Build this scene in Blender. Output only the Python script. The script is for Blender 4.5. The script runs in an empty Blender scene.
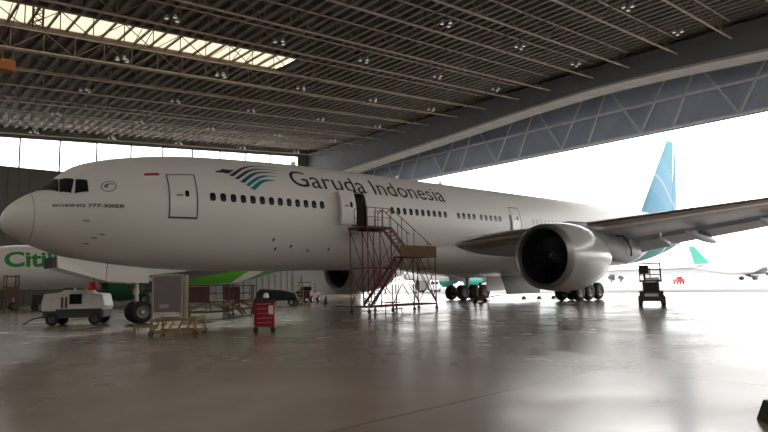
import bpy, bmesh, math, random
from mathutils import Vector, Matrix
random.seed(7)
SC = bpy.context.scene
COL = SC.collection
PI = math.pi
def R(d): return math.radians(d)

# ------------------------------------------------------------------ camera
CAM = Vector((-4.8887, -29.2319, 1.6091))
YAW, PITCH, ROLL, FPX = 0.7439, 0.1131, -0.0237, 594.6847
cd = bpy.data.cameras.new('camera'); cam = bpy.data.objects.new('camera', cd); COL.objects.link(cam)
cd.sensor_width = 36.0; cd.lens = FPX / 768 * 36.0; cd.clip_end = 3000; cd.clip_start = 0.1
fw = Vector((math.sin(YAW)*math.cos(PITCH), math.cos(YAW)*math.cos(PITCH), math.sin(PITCH)))
rt = Vector((math.cos(YAW), -math.sin(YAW), 0)); up = rt.cross(fw)
rt2 = rt*math.cos(ROLL) + up*math.sin(ROLL); up2 = up*math.cos(ROLL) - rt*math.sin(ROLL)
m = Matrix((rt2, up2, -fw)).transposed().to_4x4(); m.translation = CAM
cam.matrix_world = m
SC.camera = cam

# ------------------------------------------------------------------ world and exposure
w = bpy.data.worlds.new('overcast_sky'); SC.world = w; w.use_nodes = True
nt = w.node_tree; bg = nt.nodes['Background']
bg.inputs['Color'].default_value = (1.0, 0.98, 0.96, 1); bg.inputs['Strength'].default_value = 4.0
SC.view_settings.view_transform = 'Standard'; SC.view_settings.look = 'None'
SC.view_settings.gamma = 1; SC.view_settings.use_curve_mapping = False
SC.view_settings.exposure = 0.25

# ------------------------------------------------------------------ materials
MATS = {}
def mat(name, col, rough=0.5, metal=0.0, var=0.0, scale=2.0, bump=0.0, emit=None, estr=0, spec=0.5, coat=0.0):
    if name in MATS: return MATS[name]
    m = bpy.data.materials.new(name); m.use_nodes = True; MATS[name] = m
    t = m.node_tree; b = t.nodes['Principled BSDF']
    b.inputs['Base Color'].default_value = (*col, 1); b.inputs['Roughness'].default_value = rough
    b.inputs['Metallic'].default_value = metal; b.inputs['Specular IOR Level'].default_value = spec
    b.inputs['Coat Weight'].default_value = coat
    tc = t.nodes.new('ShaderNodeTexCoord'); n = t.nodes.new('ShaderNodeTexNoise')
    n.inputs['Scale'].default_value = scale; n.inputs['Detail'].default_value = 5
    t.links.new(tc.outputs['Object'], n.inputs['Vector'])
    mx = t.nodes.new('ShaderNodeMix'); mx.data_type = 'RGBA'; mx.blend_type = 'MULTIPLY'
    mx.inputs[6].default_value = (*col, 1); mx.inputs[0].default_value = 1.0
    rp = t.nodes.new('ShaderNodeMapRange'); rp.inputs[1].default_value = 0.25; rp.inputs[2].default_value = 0.75
    rp.inputs[3].default_value = 1 - var; rp.inputs[4].default_value = 1 + var*0.5
    t.links.new(n.outputs['Fac'], rp.inputs[0]); t.links.new(rp.outputs[0], mx.inputs[7])
    t.links.new(mx.outputs[2], b.inputs['Base Color'])
    if bump:
        bp = t.nodes.new('ShaderNodeBump'); bp.inputs['Strength'].default_value = bump; bp.inputs['Distance'].default_value = 0.02
        t.links.new(n.outputs['Fac'], bp.inputs['Height']); t.links.new(bp.outputs['Normal'], b.inputs['Normal'])
    if emit:
        b.inputs['Emission Color'].default_value = (*emit, 1); b.inputs['Emission Strength'].default_value = estr
    return m
WHITE = mat('aircraft_white_paint', (0.74, 0.725, 0.70), 0.30, var=0.05, scale=0.7, coat=0.2)
GREYP = mat('aircraft_grey_paint', (0.31, 0.325, 0.36), 0.40, var=0.08, scale=1.0)
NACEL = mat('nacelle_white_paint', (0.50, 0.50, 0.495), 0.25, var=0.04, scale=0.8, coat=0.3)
METAL = mat('bare_metal', (0.62, 0.60, 0.57), 0.28, metal=1.0, var=0.1, scale=3)
DARKM = mat('dark_metal', (0.10, 0.10, 0.105), 0.45, metal=0.6, var=0.15)
FANM = mat('fan_blade_black', (0.018, 0.02, 0.028), 0.5, var=0.2)
RUBBER = mat('tyre_rubber', (0.018, 0.018, 0.019), 0.75, var=0.2, scale=6)
GLASS = mat('window_glass_dark', (0.012, 0.013, 0.016), 0.25, var=0.1, spec=0.25)
WASHED = mat('window_pane_washed_out', (0.55, 0.54, 0.52), 0.5, var=0.05)  # aft panes coloured pale to look washed out by overexposure
LINE = mat('seam_line_dark', (0.06, 0.055, 0.05), 0.6, var=0.1)
NAVY = mat('decal_navy', (0.012, 0.022, 0.055), 0.4, var=0.05)
TEALD = mat('decal_deep_teal', (0.01, 0.085, 0.14), 0.4, var=0.05)
TEAL = mat('decal_teal', (0.01, 0.19, 0.24), 0.4, var=0.05)
LETTER = mat('lettering_brown_black', (0.022, 0.018, 0.017), 0.45, var=0.05)
FLAGR = mat('flag_red', (0.45, 0.02, 0.02), 0.5, var=0.05)
FLAGW = mat('flag_white', (0.8, 0.8, 0.8), 0.5, var=0.02)
REDST = mat('stand_red_paint', (0.17, 0.030, 0.030), 0.55, var=0.25, scale=5)
RUST = mat('rusty_brown_steel', (0.15, 0.075, 0.045), 0.75, var=0.35, scale=4)
PLANK = mat('landing_brown_board', (0.16, 0.085, 0.045), 0.8, var=0.25, scale=3)
CHORD = mat('roof_steel_chord', (0.46, 0.37, 0.29), 0.6, var=0.3, scale=0.8)
WEB = mat('roof_steel_web', (0.22, 0.16, 0.12), 0.7, var=0.4, scale=0.8)
DECK = mat('roof_deck_dark', (0.20, 0.175, 0.15), 0.8, var=0.3, scale=0.5)
WALLM = mat('wall_dark_cladding', (0.135, 0.13, 0.115), 0.8, var=0.15, scale=0.3)
CONC = mat('girder_concrete', (0.42, 0.40, 0.37), 0.85, var=0.18, scale=0.8)
HEADP = mat('header_cladding', (0.37, 0.42, 0.53), 0.7, var=0.2, scale=0.4)  # bloom haze put into the colour: cladding lightened and made bluer
HEADS = mat('header_steel', (0.58, 0.60, 0.62), 0.6, var=0.2)
YEL = mat('yellow_ochre_paint', (0.31, 0.22, 0.065), 0.55, var=0.2, scale=5)
BEIGE = mat('beige_paint', (0.42, 0.37, 0.28), 0.6, var=0.12, scale=5)
PANELG = mat('panel_mauve_grey', (0.20, 0.17, 0.18), 0.6, var=0.1)
REDC = mat('tool_cart_red', (0.33, 0.010, 0.03), 0.35, var=0.1)
BLACKP = mat('black_plastic', (0.02, 0.02, 0.021), 0.5, var=0.1)
OFFW = mat('white_vehicle_paint', (0.66, 0.65, 0.62), 0.4, var=0.1, scale=3)
GREEN = mat('livery_green', (0.02, 0.25, 0.06), 0.4, var=0.05)
DGREEN = mat('nacelle_dark_green', (0.01, 0.09, 0.035), 0.4, var=0.05)
LIME = mat('livery_lime', (0.16, 0.50, 0.03), 0.4, var=0.05)
TEALG = mat('livery_teal_green', (0.02, 0.22, 0.17), 0.4, var=0.05)
ORANGE = mat('crane_orange', (0.42, 0.13, 0.03), 0.6, var=0.3)
CONE = mat('cone_red', (0.55, 0.03, 0.02), 0.5, var=0.05)
DKGREY = mat('dark_grey_paint', (0.06, 0.06, 0.062), 0.55, var=0.15)
PALE = mat('pale_building', (0.55, 0.56, 0.57), 0.8, var=0.1, scale=0.1)
LEAF = mat('tree_leaf', (0.10, 0.12, 0.10), 0.9, var=0.4, scale=0.5)  # distance haze put into the leaf colour as grey
LAMP = mat('lamp_glow', (0.8, 0.8, 0.78), 0.4, emit=(1, 0.98, 0.95), estr=0.35)

def floor_material():
    m = bpy.data.materials.new('polished_concrete_floor'); m.use_nodes = True
    t = m.node_tree; b = t.nodes['Principled BSDF']; N = t.nodes.new; L = t.links.new
    tc = N('ShaderNodeTexCoord')
    n1 = N('ShaderNodeTexNoise'); n1.inputs['Scale'].default_value = 0.16; n1.inputs['Detail'].default_value = 7; n1.inputs['Roughness'].default_value = 0.6
    n2 = N('ShaderNodeTexNoise'); n2.inputs['Scale'].default_value = 0.45; n2.inputs['Detail'].default_value = 3
    for n in (n1, n2): L(tc.outputs['Object'], n.inputs['Vector'])
    cr = N('ShaderNodeValToRGB'); cr.color_ramp.elements[0].position = 0.32; cr.color_ramp.elements[0].color = (0.25, 0.198, 0.16, 1)
    cr.color_ramp.elements[1].position = 0.68; cr.color_ramp.elements[1].color = (0.37, 0.31, 0.26, 1)
    L(n1.outputs['Fac'], cr.inputs['Fac'])
    # joints between the floor slabs
    mp = N('ShaderNodeMapping'); mp.inputs['Location'].default_value = (-5.2, 23.8, 0); L(tc.outputs['Object'], mp.inputs['Vector'])
    br = N('ShaderNodeTexBrick'); br.offset = 0.0; br.inputs['Scale'].default_value = 1.0
    br.inputs['Mortar Size'].default_value = 0.02; br.inputs['Brick Width'].default_value = 8.6; br.inputs['Row Height'].default_value = 7.0
    br.inputs['Mortar Smooth'].default_value = 0.0
    br.inputs['Color1'].default_value = (1, 1, 1, 1); br.inputs['Color2'].default_value = (0.95, 0.95, 0.95, 1); br.inputs['Mortar'].default_value = (0.35, 0.33, 0.3, 1)
    L(mp.outputs['Vector'], br.inputs['Vector'])
    mx = N('ShaderNodeMix'); mx.data_type = 'RGBA'; mx.blend_type = 'MULTIPLY'; mx.inputs[0].default_value = 1
    L(cr.outputs['Color'], mx.inputs[6]); L(br.outputs['Color'], mx.inputs[7]); L(mx.outputs[2], b.inputs['Base Color'])
    mr = N('ShaderNodeMapRange'); mr.inputs[1].default_value = 0.3; mr.inputs[2].default_value = 0.7; mr.inputs[3].default_value = 0.17; mr.inputs[4].default_value = 0.29
    L(n2.outputs['Fac'], mr.inputs[0]); L(mr.outputs[0], b.inputs['Roughness'])
    bp = N('ShaderNodeBump'); bp.inputs['Strength'].default_value = 0.012; bp.inputs['Distance'].default_value = 0.05
    n3 = N('ShaderNodeTexNoise'); n3.inputs['Scale'].default_value = 0.6; n3.inputs['Detail'].default_value = 2; L(tc.outputs['Object'], n3.inputs['Vector'])
    L(n3.outputs['Fac'], bp.inputs['Height']); L(bp.outputs['Normal'], b.inputs['Normal'])
    b.inputs['IOR'].default_value = 1.62
    return m
FLOORM = floor_material()
APRONM = mat('apron_concrete', (0.22, 0.22, 0.22), 0.8, var=0.15, scale=0.1, spec=0.2)

def clerestory_material(nm='translucent_panel', col=(0.9, 0.88, 0.82), lo=0.35, hi=0.6):
    m = bpy.data.materials.new(nm); m.use_nodes = True
    t = m.node_tree; out = t.nodes['Material Output']; t.nodes.remove(t.nodes['Principled BSDF'])
    tr = t.nodes.new('ShaderNodeBsdfTranslucent'); tr.inputs['Color'].default_value = (*col, 1)
    tp = t.nodes.new('ShaderNodeBsdfTransparent'); mx = t.nodes.new('ShaderNodeMixShader')
    tc = t.nodes.new('ShaderNodeTexCoord'); n = t.nodes.new('ShaderNodeTexNoise'); n.inputs['Scale'].default_value = 1.5
    mr = t.nodes.new('ShaderNodeMapRange'); mr.inputs[3].default_value = lo; mr.inputs[4].default_value = hi
    t.links.new(tc.outputs['Object'], n.inputs['Vector']); t.links.new(n.outputs['Fac'], mr.inputs[0]); t.links.new(mr.outputs[0], mx.inputs[0])
    t.links.new(tr.outputs[0], mx.inputs[1]); t.links.new(tp.outputs[0], mx.inputs[2]); t.links.new(mx.outputs[0], out.inputs['Surface'])
    return m
PANE = clerestory_material()
FILLP = clerestory_material('fill_light_glazing', (0.40, 0.375, 0.345), 0.0, 0.0)  # for the unseen panels added as fill light
SKYP = clerestory_material('yellowed_skylight_panel', (0.255, 0.23, 0.17), 0.0, 0.0)

def livery(name, base, bands, rough=0.3, coat=0.2, spec=0.5):
    """paint whose colour bands cross the body: bands = [(kx, kz, start, end, colour)] on kx*x + kz*z with a wavy edge"""
    m = bpy.data.materials.new(name); m.use_nodes = True
    t = m.node_tree; b = t.nodes['Principled BSDF']; N = t.nodes.new; L = t.links.new
    tc = N('ShaderNodeTexCoord'); sx = N('ShaderNodeSeparateXYZ'); L(tc.outputs['Object'], sx.inputs[0])
    prev = None
    for kx, kz, a, e, col in bands:
        m1 = N('ShaderNodeMath'); m1.operation = 'MULTIPLY'; m1.inputs[1].default_value = kx; L(sx.outputs[0], m1.inputs[0])
        m2 = N('ShaderNodeMath'); m2.operation = 'MULTIPLY_ADD'; m2.inputs[1].default_value = kz; L(sx.outputs[2], m2.inputs[0]); L(m1.outputs[0], m2.inputs[2])
        sn = N('ShaderNodeMath'); sn.operation = 'SINE'; L(m1.outputs[0], sn.inputs[0])
        ad = N('ShaderNodeMath'); ad.operation = 'MULTIPLY_ADD'; ad.inputs[1].default_value = 0.35; L(sn.outputs[0], ad.inputs[0]); L(m2.outputs[0], ad.inputs[2])
        g1 = N('ShaderNodeMath'); g1.operation = 'GREATER_THAN'; g1.inputs[1].default_value = a; L(ad.outputs[0], g1.inputs[0])
        g2 = N('ShaderNodeMath'); g2.operation = 'LESS_THAN'; g2.inputs[1].default_value = e; L(ad.outputs[0], g2.inputs[0])
        g = N('ShaderNodeMath'); g.operation = 'MULTIPLY'; L(g1.outputs[0], g.inputs[0]); L(g2.outputs[0], g.inputs[1])
        mx = N('ShaderNodeMix'); mx.data_type = 'RGBA'; L(g.outputs[0], mx.inputs[0])
        if prev is None: mx.inputs[6].default_value = (*base, 1)
        else: L(prev, mx.inputs[6])
        mx.inputs[7].default_value = (*col, 1); prev = mx.outputs[2]
    L(prev, b.inputs['Base Color']); b.inputs['Roughness'].default_value = rough; b.inputs['Coat Weight'].default_value = coat; b.inputs['Specular IOR Level'].default_value = spec
    return m
W3 = (0.74, 0.725, 0.70)
FUSEP = livery('fuselage_livery', W3, [(1, -1.2, 52.0, 56.6, (0.02, 0.22, 0.20)), (1, -1.2, 57.4, 60.5, (0.03, 0.17, 0.24)), (1, -1.2, 61, 90, (0.04, 0.16, 0.24))], 0.42, 0.0, 0.3)
FINP = livery('fin_livery', (0.11, 0.24, 0.33), [(0.55, 1.0, 42.5, 43.1, (0.28, 0.30, 0.31)), (0.55, 1.0, 43.1, 46.5, (0.09, 0.22, 0.31)), (0.55, 1.0, 49.0, 49.5, (0.28, 0.30, 0.31)), (0.55, 1.0, 53, 90, (0.09, 0.23, 0.28))], 0.6, 0.0, 0.15)
GJETP = livery('green_jet_livery', W3, [(1, -1.4, 17.0, 23.0, (0.10, 0.45, 0.03)), (1, -1.4, 24.5, 60, (0.02, 0.25, 0.06))])
TJETP = livery('teal_jet_livery', W3, [(1, -1.4, 18.0, 25.0, (0.02, 0.20, 0.18)), (1, -1.4, 27, 60, (0.08, 0.24, 0.21))])

# ------------------------------------------------------------------ mesh helpers
class MB:
    def __init__(s): s.v = []; s.f = []
    def add(s, vs, fs):
        o = len(s.v); s.v += [tuple(v) for v in vs]; s.f += [tuple(i+o for i in f) for f in fs]; return s
    def box(s, c, d, rz=0, ry=0, rx=0):
        M = Matrix.Rotation(rz, 3, 'Z') @ Matrix.Rotation(ry, 3, 'Y') @ Matrix.Rotation(rx, 3, 'X')
        vs = [Vector(c) + M @ Vector((sx*d[0]/2, sy*d[1]/2, sz*d[2]/2)) for sx in (-1, 1) for sy in (-1, 1) for sz in (-1, 1)]
        return s.add(vs, [(0, 1, 3, 2), (4, 6, 7, 5), (0, 4, 5, 1), (2, 3, 7, 6), (0, 2, 6, 4), (1, 5, 7, 3)])
    def bar(s, a, b, r, n=6, r2=None):
        a = Vector(a); b = Vector(b); d = (b-a)
        if d.length < 1e-6: return s
        d.normalize(); q = d.orthogonal().normalized() if abs(d.z) > .99 else d.cross(Vector((0, 0, 1))).normalized()
        e = d.cross(q); r2 = r if r2 is None else r2; vs = []
        for P, rr in ((a, r), (b, r2)):
            for k in range(n):
                t = 2*PI*(k+.5)/n; vs.append(P + q*math.cos(t)*rr + e*math.sin(t)*rr)
        fs = [(k, (k+1) % n, n+(k+1) % n, n+k) for k in range(n)]
        return s.add(vs, fs + [tuple(range(n-1, -1, -1)), tuple(range(n, 2*n))])
    def path(s, pts, r, n=6):
        for a, b in zip(pts, pts[1:]): s.bar(a, b, r, n)
        return s
    def lathe(s, prof, o, axis='X', n=40, cap=False):
        """prof = [(along, radius)]"""
        vs = []; fs = []
        for a, r in prof:
            for k in range(n):
                t = 2*PI*k/n; c, d = math.cos(t)*r, math.sin(t)*r
                p = {'X': (a, c, d), 'Y': (c, a, d), 'Z': (c, d, a)}[axis]
                vs.append(Vector(o) + Vector(p))
        for i in range(len(prof)-1):
            for k in range(n): fs.append((i*n+k, i*n+(k+1) % n, (i+1)*n+(k+1) % n, (i+1)*n+k))
        if cap: fs += [tuple(range(n)), tuple(range((len(prof)-1)*n, len(prof)*n))]
        return s.add(vs, fs)
    def loft(s, rings, cap=True, skip=None):
        n = len(rings[0]); vs = [p for r in rings for p in r]; fs = []
        for i in range(len(rings)-1):
            for k in range(n):
                if skip and skip(i, k): continue
                fs.append((i*n+k, i*n+(k+1) % n, (i+1)*n+(k+1) % n, (i+1)*n+k))
        if cap: fs += [tuple(range(n-1, -1, -1)), tuple(range((len(rings)-1)*n, len(rings)*n))]
        return s.add(vs, fs)
    def prism(s, poly, d):
        """poly = list of points, pushed by vector d"""
        n = len(poly); d = Vector(d); vs = [Vector(p) for p in poly] + [Vector(p)+d for p in poly]
        return s.add(vs, [tuple(range(n)), tuple(range(2*n-1, n-1, -1))] + [(k, n+k, n+(k+1) % n, (k+1) % n) for k in range(n)])
    def build(s, name, m, parent=None, smooth=False, bevel=0, angle=35, fix=True):
        me = bpy.data.meshes.new(name); me.from_pydata(s.v, [], s.f); me.materials.append(m)
        if fix:
            b = bmesh.new(); b.from_mesh(me); bmesh.ops.recalc_face_normals(b, faces=b.faces); b.to_mesh(me); b.free()
        if smooth: me.shade_smooth(); me.set_sharp_from_angle(angle=R(angle))
        o = bpy.data.objects.new(name, me); COL.objects.link(o)
        if parent: o.parent = parent
        if bevel:
            bv = o.modifiers.new('bevel', 'BEVEL'); bv.width = bevel; bv.segments = 2; bv.limit_method = 'ANGLE'
        return o
def tag(o, label, cat, group=None):
    o['label'] = label; o['category'] = cat
    if group: o['group'] = group
    return o
def thing(name, label, cat, loc=(0, 0, 0), rz=0, group=None):
    o = bpy.data.objects.new(name, None); COL.objects.link(o); o.location = loc; o.rotation_euler = (0, 0, rz)
    o.empty_display_size = 0.2
    return tag(o, label, cat, group)
def struct(o): o['kind'] = 'structure'; return o
def kids(o): return [c for c in list(bpy.data.objects) if c.parent == o]
def copy_tree(o, parent=None):
    c = o.copy(); COL.objects.link(c)
    if parent: c.parent = parent
    for ch in kids(o): copy_tree(ch, c)
    return c
def interp(x, xs, ys):
    if x <= xs[0]: return ys[0]
    for i in range(len(xs)-1):
        if x <= xs[i+1]: return ys[i] + (ys[i+1]-ys[i])*(x-xs[i])/(xs[i+1]-xs[i])
    return ys[-1]
def hermite(x, xs, ys):
    if x <= xs[0]: return ys[0]
    if x >= xs[-1]: return ys[-1]
    n = len(xs); d = [(ys[i+1]-ys[i])/(xs[i+1]-xs[i]) for i in range(n-1)]
    def tg(i):
        if i == 0: return d[0]
        if i == n-1: return d[-1]
        if d[i-1]*d[i] <= 0: return 0.0
        return 2*d[i-1]*d[i]/(d[i-1]+d[i])
    for i in range(n-1):
        if x <= xs[i+1]:
            h = xs[i+1]-xs[i]; t = (x-xs[i])/h
            return ((2*t**3-3*t*t+1)*ys[i] + (t**3-2*t*t+t)*h*tg(i) + (3*t*t-2*t**3)*ys[i+1] + (t**3-t*t)*h*tg(i+1))

# ------------------------------------------------------------------ the hangar shell
WALLY, BACKX, DOORX, RIGHTY = 51.0, -16.0, 58.0, -44.0
def roofz(x): return 18.6 + 0.071*x          # underside of the trusses
def deckz(x): return 20.6 + 0.071*x          # roof deck
o = struct(MB().box(((BACKX+DOORX)/2, (WALLY+RIGHTY)/2, -0.15), (DOORX-BACKX+0.6, WALLY-RIGHTY+0.6, 0.3)).build('floor', FLOORM))
o = struct(MB().box((DOORX+400.3, 0, -0.16), (800, 1400, 0.3)).build('apron', APRONM))
tr = MB()
for yy in (0, 0.35): tr.box((DOORX+0.05+yy, 0, 0.004), (0.09, 88, 0.03))
struct(tr.build('trim_1', DARKM))

# ribbed roof deck with a skylight opening; ribs run along Y
SKX0, SKX1, SKY0, SKY1 = -12.0, 25.2, 13.9, 18.3
def deck_strip(x0, x1, y0, y1, step=1.0):
    b = MB(); x = x0; prof = []
    while x < x1 - 1e-6:
        xe = min(x+step, x1); wd = xe-x
        prof += [(x, 0.0), (x+wd*.42, 0.0), (x+wd*.5, -0.36), (x+wd*.8, -0.36), (x+wd*.9, 0.0)]
        x = xe
    prof.append((x1, 0.0))
    vs = []; fs = []
    for px, pz in prof: vs += [(px, y0, deckz(px)+pz), (px, y1, deckz(px)+pz)]
    for i in range(len(prof)-1): fs.append((2*i, 2*i+1, 2*i+3, 2*i+2))
    b.add(vs, fs)
    return b
c = MB()
for a in ((BACKX, SKX0, RIGHTY, WALLY), (SKX0, SKX1, RIGHTY, SKY0), (SKX0, SKX1, SKY1, WALLY), (SKX1, DOORX+1, RIGHTY, WALLY)):
    d = deck_strip(*a); c.add(d.v, d.f)
c.add([(BACKX, RIGHTY, deckz(BACKX)+.35), (DOORX+1, RIGHTY, deckz(DOORX+1)+.35), (DOORX+1, SKY0, deckz(DOORX+1)+.35), (BACKX, SKY0, deckz(BACKX)+.35)], [(0, 1, 2, 3)])
c.add([(BACKX, SKY1, deckz(BACKX)+.35), (DOORX+1, SKY1, deckz(DOORX+1)+.35), (DOORX+1, WALLY, deckz(DOORX+1)+.35), (BACKX, WALLY, deckz(BACKX)+.35)], [(0, 1, 2, 3)])
struct(c.build('ceiling', DECK, fix=False))
sk = MB(); sk.add([(SKX0, SKY0, deckz(SKX0)+.02), (SKX1, SKY0, deckz(SKX1)+.02), (SKX1, SKY1, deckz(SKX1)+.02), (SKX0, SKY1, deckz(SKX0)+.02)], [(0, 1, 2, 3)])
skl = struct(sk.build('window_1', SKYP, fix=False))
sf = MB(); x = SKX0
while x < SKX1:
    sf.box((x, (SKY0+SKY1)/2, deckz(x)-.06), (0.14, SKY1-SKY0, 0.16)); x += 1.25
for yy in (SKY0, SKY1): sf.prism([(SKX0, yy-.04, deckz(SKX0)-.42), (SKX1, yy-.04, deckz(SKX1)-.42), (SKX1, yy-.04, deckz(SKX1)+.1), (SKX0, yy-.04, deckz(SKX0)+.1)], (0, .08, 0))
sf.build('glazing_bars', WEB, skl)

# window wall (left in the photograph) with a clerestory strip
SILL = 16.2
wl = MB().box(((BACKX+50)/2, WALLY+.15, SILL/2), (50-BACKX, 0.3, SILL))
x = BACKX
while x < 50:
    wl.box((x, WALLY-.03, SILL/2), (0.12, 0.1, SILL)); x += 1.1
struct(wl.build('wall_left', WALLM))
struct(MB().prism([(50, WALLY, 0), (DOORX+1, WALLY, 0), (DOORX+1, WALLY, deckz(DOORX+1)), (50, WALLY, deckz(50))], (0, .3, 0)).build('wall_left_end', WALLM))
xs = [1.7 + 4.3*k for k in range(-4, 11)]
xs = [BACKX] + xs + [50.0]
for i in range(len(xs)-1):
    a, b = xs[i], xs[i+1]
    g = struct(MB().add([(a, WALLY+.1, SILL), (b, WALLY+.1, SILL), (b, WALLY+.1, deckz(b)-.1), (a, WALLY+.1, deckz(a)-.1)], [(0, 1, 2, 3)]).build('window_%d' % (i+2), PANE, fix=False))
    f = MB().box((a, WALLY, (SILL+deckz(a))/2), (0.16, 0.2, deckz(a)-SILL))
    f.box(((a+b)/2, WALLY, SILL+.05), (b-a, 0.3, .1))
    for q in (1.2, 2.4): f.box(((a+b)/2, WALLY+.06, SILL+q), (b-a, 0.06, .05))
    f.build('window_frame', WALLM, g)
ez = MB().prism([(BACKX, WALLY, roofz(BACKX)+.5), (50, WALLY, roofz(50)+.5), (50, WALLY, deckz(50)), (BACKX, WALLY, deckz(BACKX))], (0, .06, 0))
struct(ez.build('trim_2', WALLM))
# back wall (behind the nose) and the wall behind the camera
struct(MB().box((BACKX-.15, (WALLY+RIGHTY)/2, 7), (0.3, WALLY-RIGHTY, 14)).build('wall_back', WALLM))
struct(MB().add([(BACKX-.1, RIGHTY, 14), (BACKX-.1, WALLY, 14), (BACKX-.1, WALLY, deckz(BACKX)), (BACKX-.1, RIGHTY, deckz(BACKX))], [(0, 1, 2, 3)]).build('window_30', FILLP, fix=False))  # unseen translucent panel added above the back wall to fill the dark interior
struct(MB().box(((BACKX+DOORX)/2, RIGHTY-.15, 6), (DOORX-BACKX, 0.3, 12)).build('wall_right', WALLM))
struct(MB().add([(BACKX, RIGHTY-.1, 12), (DOORX, RIGHTY-.1, 12), (DOORX, RIGHTY-.1, deckz(DOORX)), (BACKX, RIGHTY-.1, deckz(BACKX))], [(0, 1, 2, 3)]).build('window_31', FILLP, fix=False))  # unseen translucent panel added to send fill light onto the near side

# arched concrete girder across the door, and the steel door header behind it
GY = [-44, -30, -15.8, -4.6, 0, 5.8, 19.8, 40, 51]; GZ = [17.6, 18.9, 20.35, 21.0, 21.1, 20.95, 20.15, 19.0, 18.2]
rings = []
for k in range(0, 61):
    y = RIGHTY + (WALLY-RIGHTY)*k/60; zb = hermite(y, GY, GZ)
    rings.append([(52, y, zb), (54.5, y, zb), (54.5, y, deckz(54.5)+.1), (52, y, 23.35)])
struct(MB().loft(rings).build('girder', CONC))
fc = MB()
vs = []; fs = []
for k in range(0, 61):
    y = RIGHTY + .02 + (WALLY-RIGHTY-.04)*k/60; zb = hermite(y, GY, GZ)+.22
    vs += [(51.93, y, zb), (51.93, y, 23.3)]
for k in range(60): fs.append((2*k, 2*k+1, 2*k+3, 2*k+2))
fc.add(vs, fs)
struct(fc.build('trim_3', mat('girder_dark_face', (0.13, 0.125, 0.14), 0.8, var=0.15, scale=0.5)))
HB, HT = 16.95, 23.4
struct(MB().box((59.2, (WALLY+RIGHTY)/2, (HB+24.9)/2), (0.2, WALLY-RIGHTY, 24.9-HB)).build('wall_front', HEADP))
hd = thing('door_header_truss', 'long steel lattice truss over the open hangar door behind the arched girder', 'truss', (58.4, 0, HB))
for z in (0.12, 3.2, 6.2): MB().box((0, 3.5, z), (0.28, WALLY-RIGHTY-1, 0.22)).build('chord', HEADS, hd)
k = -44
ny = [-1.8 + 9.6*i for i in range(-4, 6)]
for y in ny:
    for dy in (-3.4, 3.4):
        if RIGHTY+.5 < y+dy < WALLY-.5: MB().bar((0, y, .15), (0, y+dy, 6.2), 0.13, 4).build('diagonal', HEADS, hd)
    if y+4.8 < WALLY-.5: MB().bar((0, y+6.2, 0.15), (0, y+3.4, 6.2), 0.13, 4).build('diagonal', HEADS, hd)
for sgn, nm in ((1, 'door_1'), (-1, 'door_2')):   # the stacked leaves of the sliding door at each end of the opening
    y0 = 46.0 if sgn > 0 else -43.9; y1 = 50.9 if sgn > 0 else -42.0
    d = MB().box((58.8, (y0+y1)/2, 8.4), (0.25, y1-y0, 16.8))
    for q in range(1, 6): d.box((58.65, (y0+y1)/2, q*2.8), (0.1, y1-y0, 0.15))
    struct(d.build(nm, WALLM))

# ------------------------------------------------------------------ roof trusses, 4.6 m apart
ORD = ['first', 'second', 'third', 'fourth', 'fifth', 'sixth', 'seventh', 'eighth', 'ninth', 'tenth', 'eleventh', 'twelfth', 'thirteenth', 'fourteenth', 'fifteenth', 'sixteenth', 'seventeenth', 'eighteenth', 'nineteenth', 'twentieth']
TY = [46.2, 41.9, 36.8, 32.6, 27.4, 23.1, 18.2, 13.8, 9.0, 4.9, -0.2, -4.0, -8.6, -13.2, -17.8, -22.4, -27.0, -31.6, -36.2, -40.8]
LX = [2.0, 10.3, 18.5, 26.8, 36.0, 45.0]
XA, XB = BACKX+.3, 51.8
for i, y in enumerate(TY):
    t = thing('roof_truss', 'rusty steel roof truss, %s out from the wall with the window strip' % ORD[i], 'truss', (0, y, 0), 0, 'parallel roof trusses')
    MB().bar((XA, 0, roofz(XA)), (XB, 0, roofz(XB)), 0.085, 4).build('bottom_chord', CHORD, t)
    MB().bar((XA, 0, roofz(XA)+1.55), (XB, 0, roofz(XB)+1.55), 0.07, 4).build('top_chord', CHORD, t)
    wb = MB(); x = XA; k = 0
    while x < XB-1:
        x2 = min(x+2.1, XB)
        wb.bar((x, 0, roofz(x)), (x, 0, roofz(x)+1.55), 0.035, 4)
        if k % 2: wb.bar((x, 0, roofz(x)), (x2, 0, roofz(x2)+1.55), 0.035, 4)
        else: wb.bar((x, 0, roofz(x)+1.55), (x2, 0, roofz(x2)), 0.035, 4)
        x = x2; k += 1
    wb.build('web', WEB, t)
    if i+1 < len(TY):
        dy = TY[i+1]-y+.15
        for x in LX:
            sb = MB().bar((x+.5, -.05, roofz(x)), (x+.5, dy, roofz(x)+1.5), 0.03, 4).bar((x+.5, -.05, roofz(x)+1.5), (x+.5, dy, roofz(x)), 0.03, 4)
            sb.build('sway_brace', WEB, t)

# lamp clusters under the roof on a regular grid
SHADEM = mat('lamp_shade_grey', (0.42, 0.41, 0.39), 0.6, var=.05)
def lamp_cluster():
    t = thing('hangar_lamp', '', 'lamp', (0, 0, 0), 0, 'hangar lamp clusters')
    MB().box((0, 0, .52), (0.9, 0.08, 0.06)).box((0, 0, .8), (0.05, 0.05, 0.5)).box((0, .0, .55), (0.06, 0.9, 0.05)).build('bracket', DARKM, t)
    for px, py in ((-.36, .1), (.36, .1), (0, -.38)):
        sh = MB().lathe([(0.34, .05), (0.26, .09), (0.08, .17), (0.06, .165), (.24, .08)], (px, py, .1), 'Z', 14).build('lamp_shade', SHADEM, t, smooth=True)
        MB().lathe([(0.0, .12), (.01, .005)], (px, py, .16), 'Z', 12, cap=True).build('bulb', LAMP, sh)
    return t
lp0 = lamp_cluster()
LY = [44.0, 35.0, 25.7, 16.4, 7.2, -2.0, -11.2]
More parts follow.
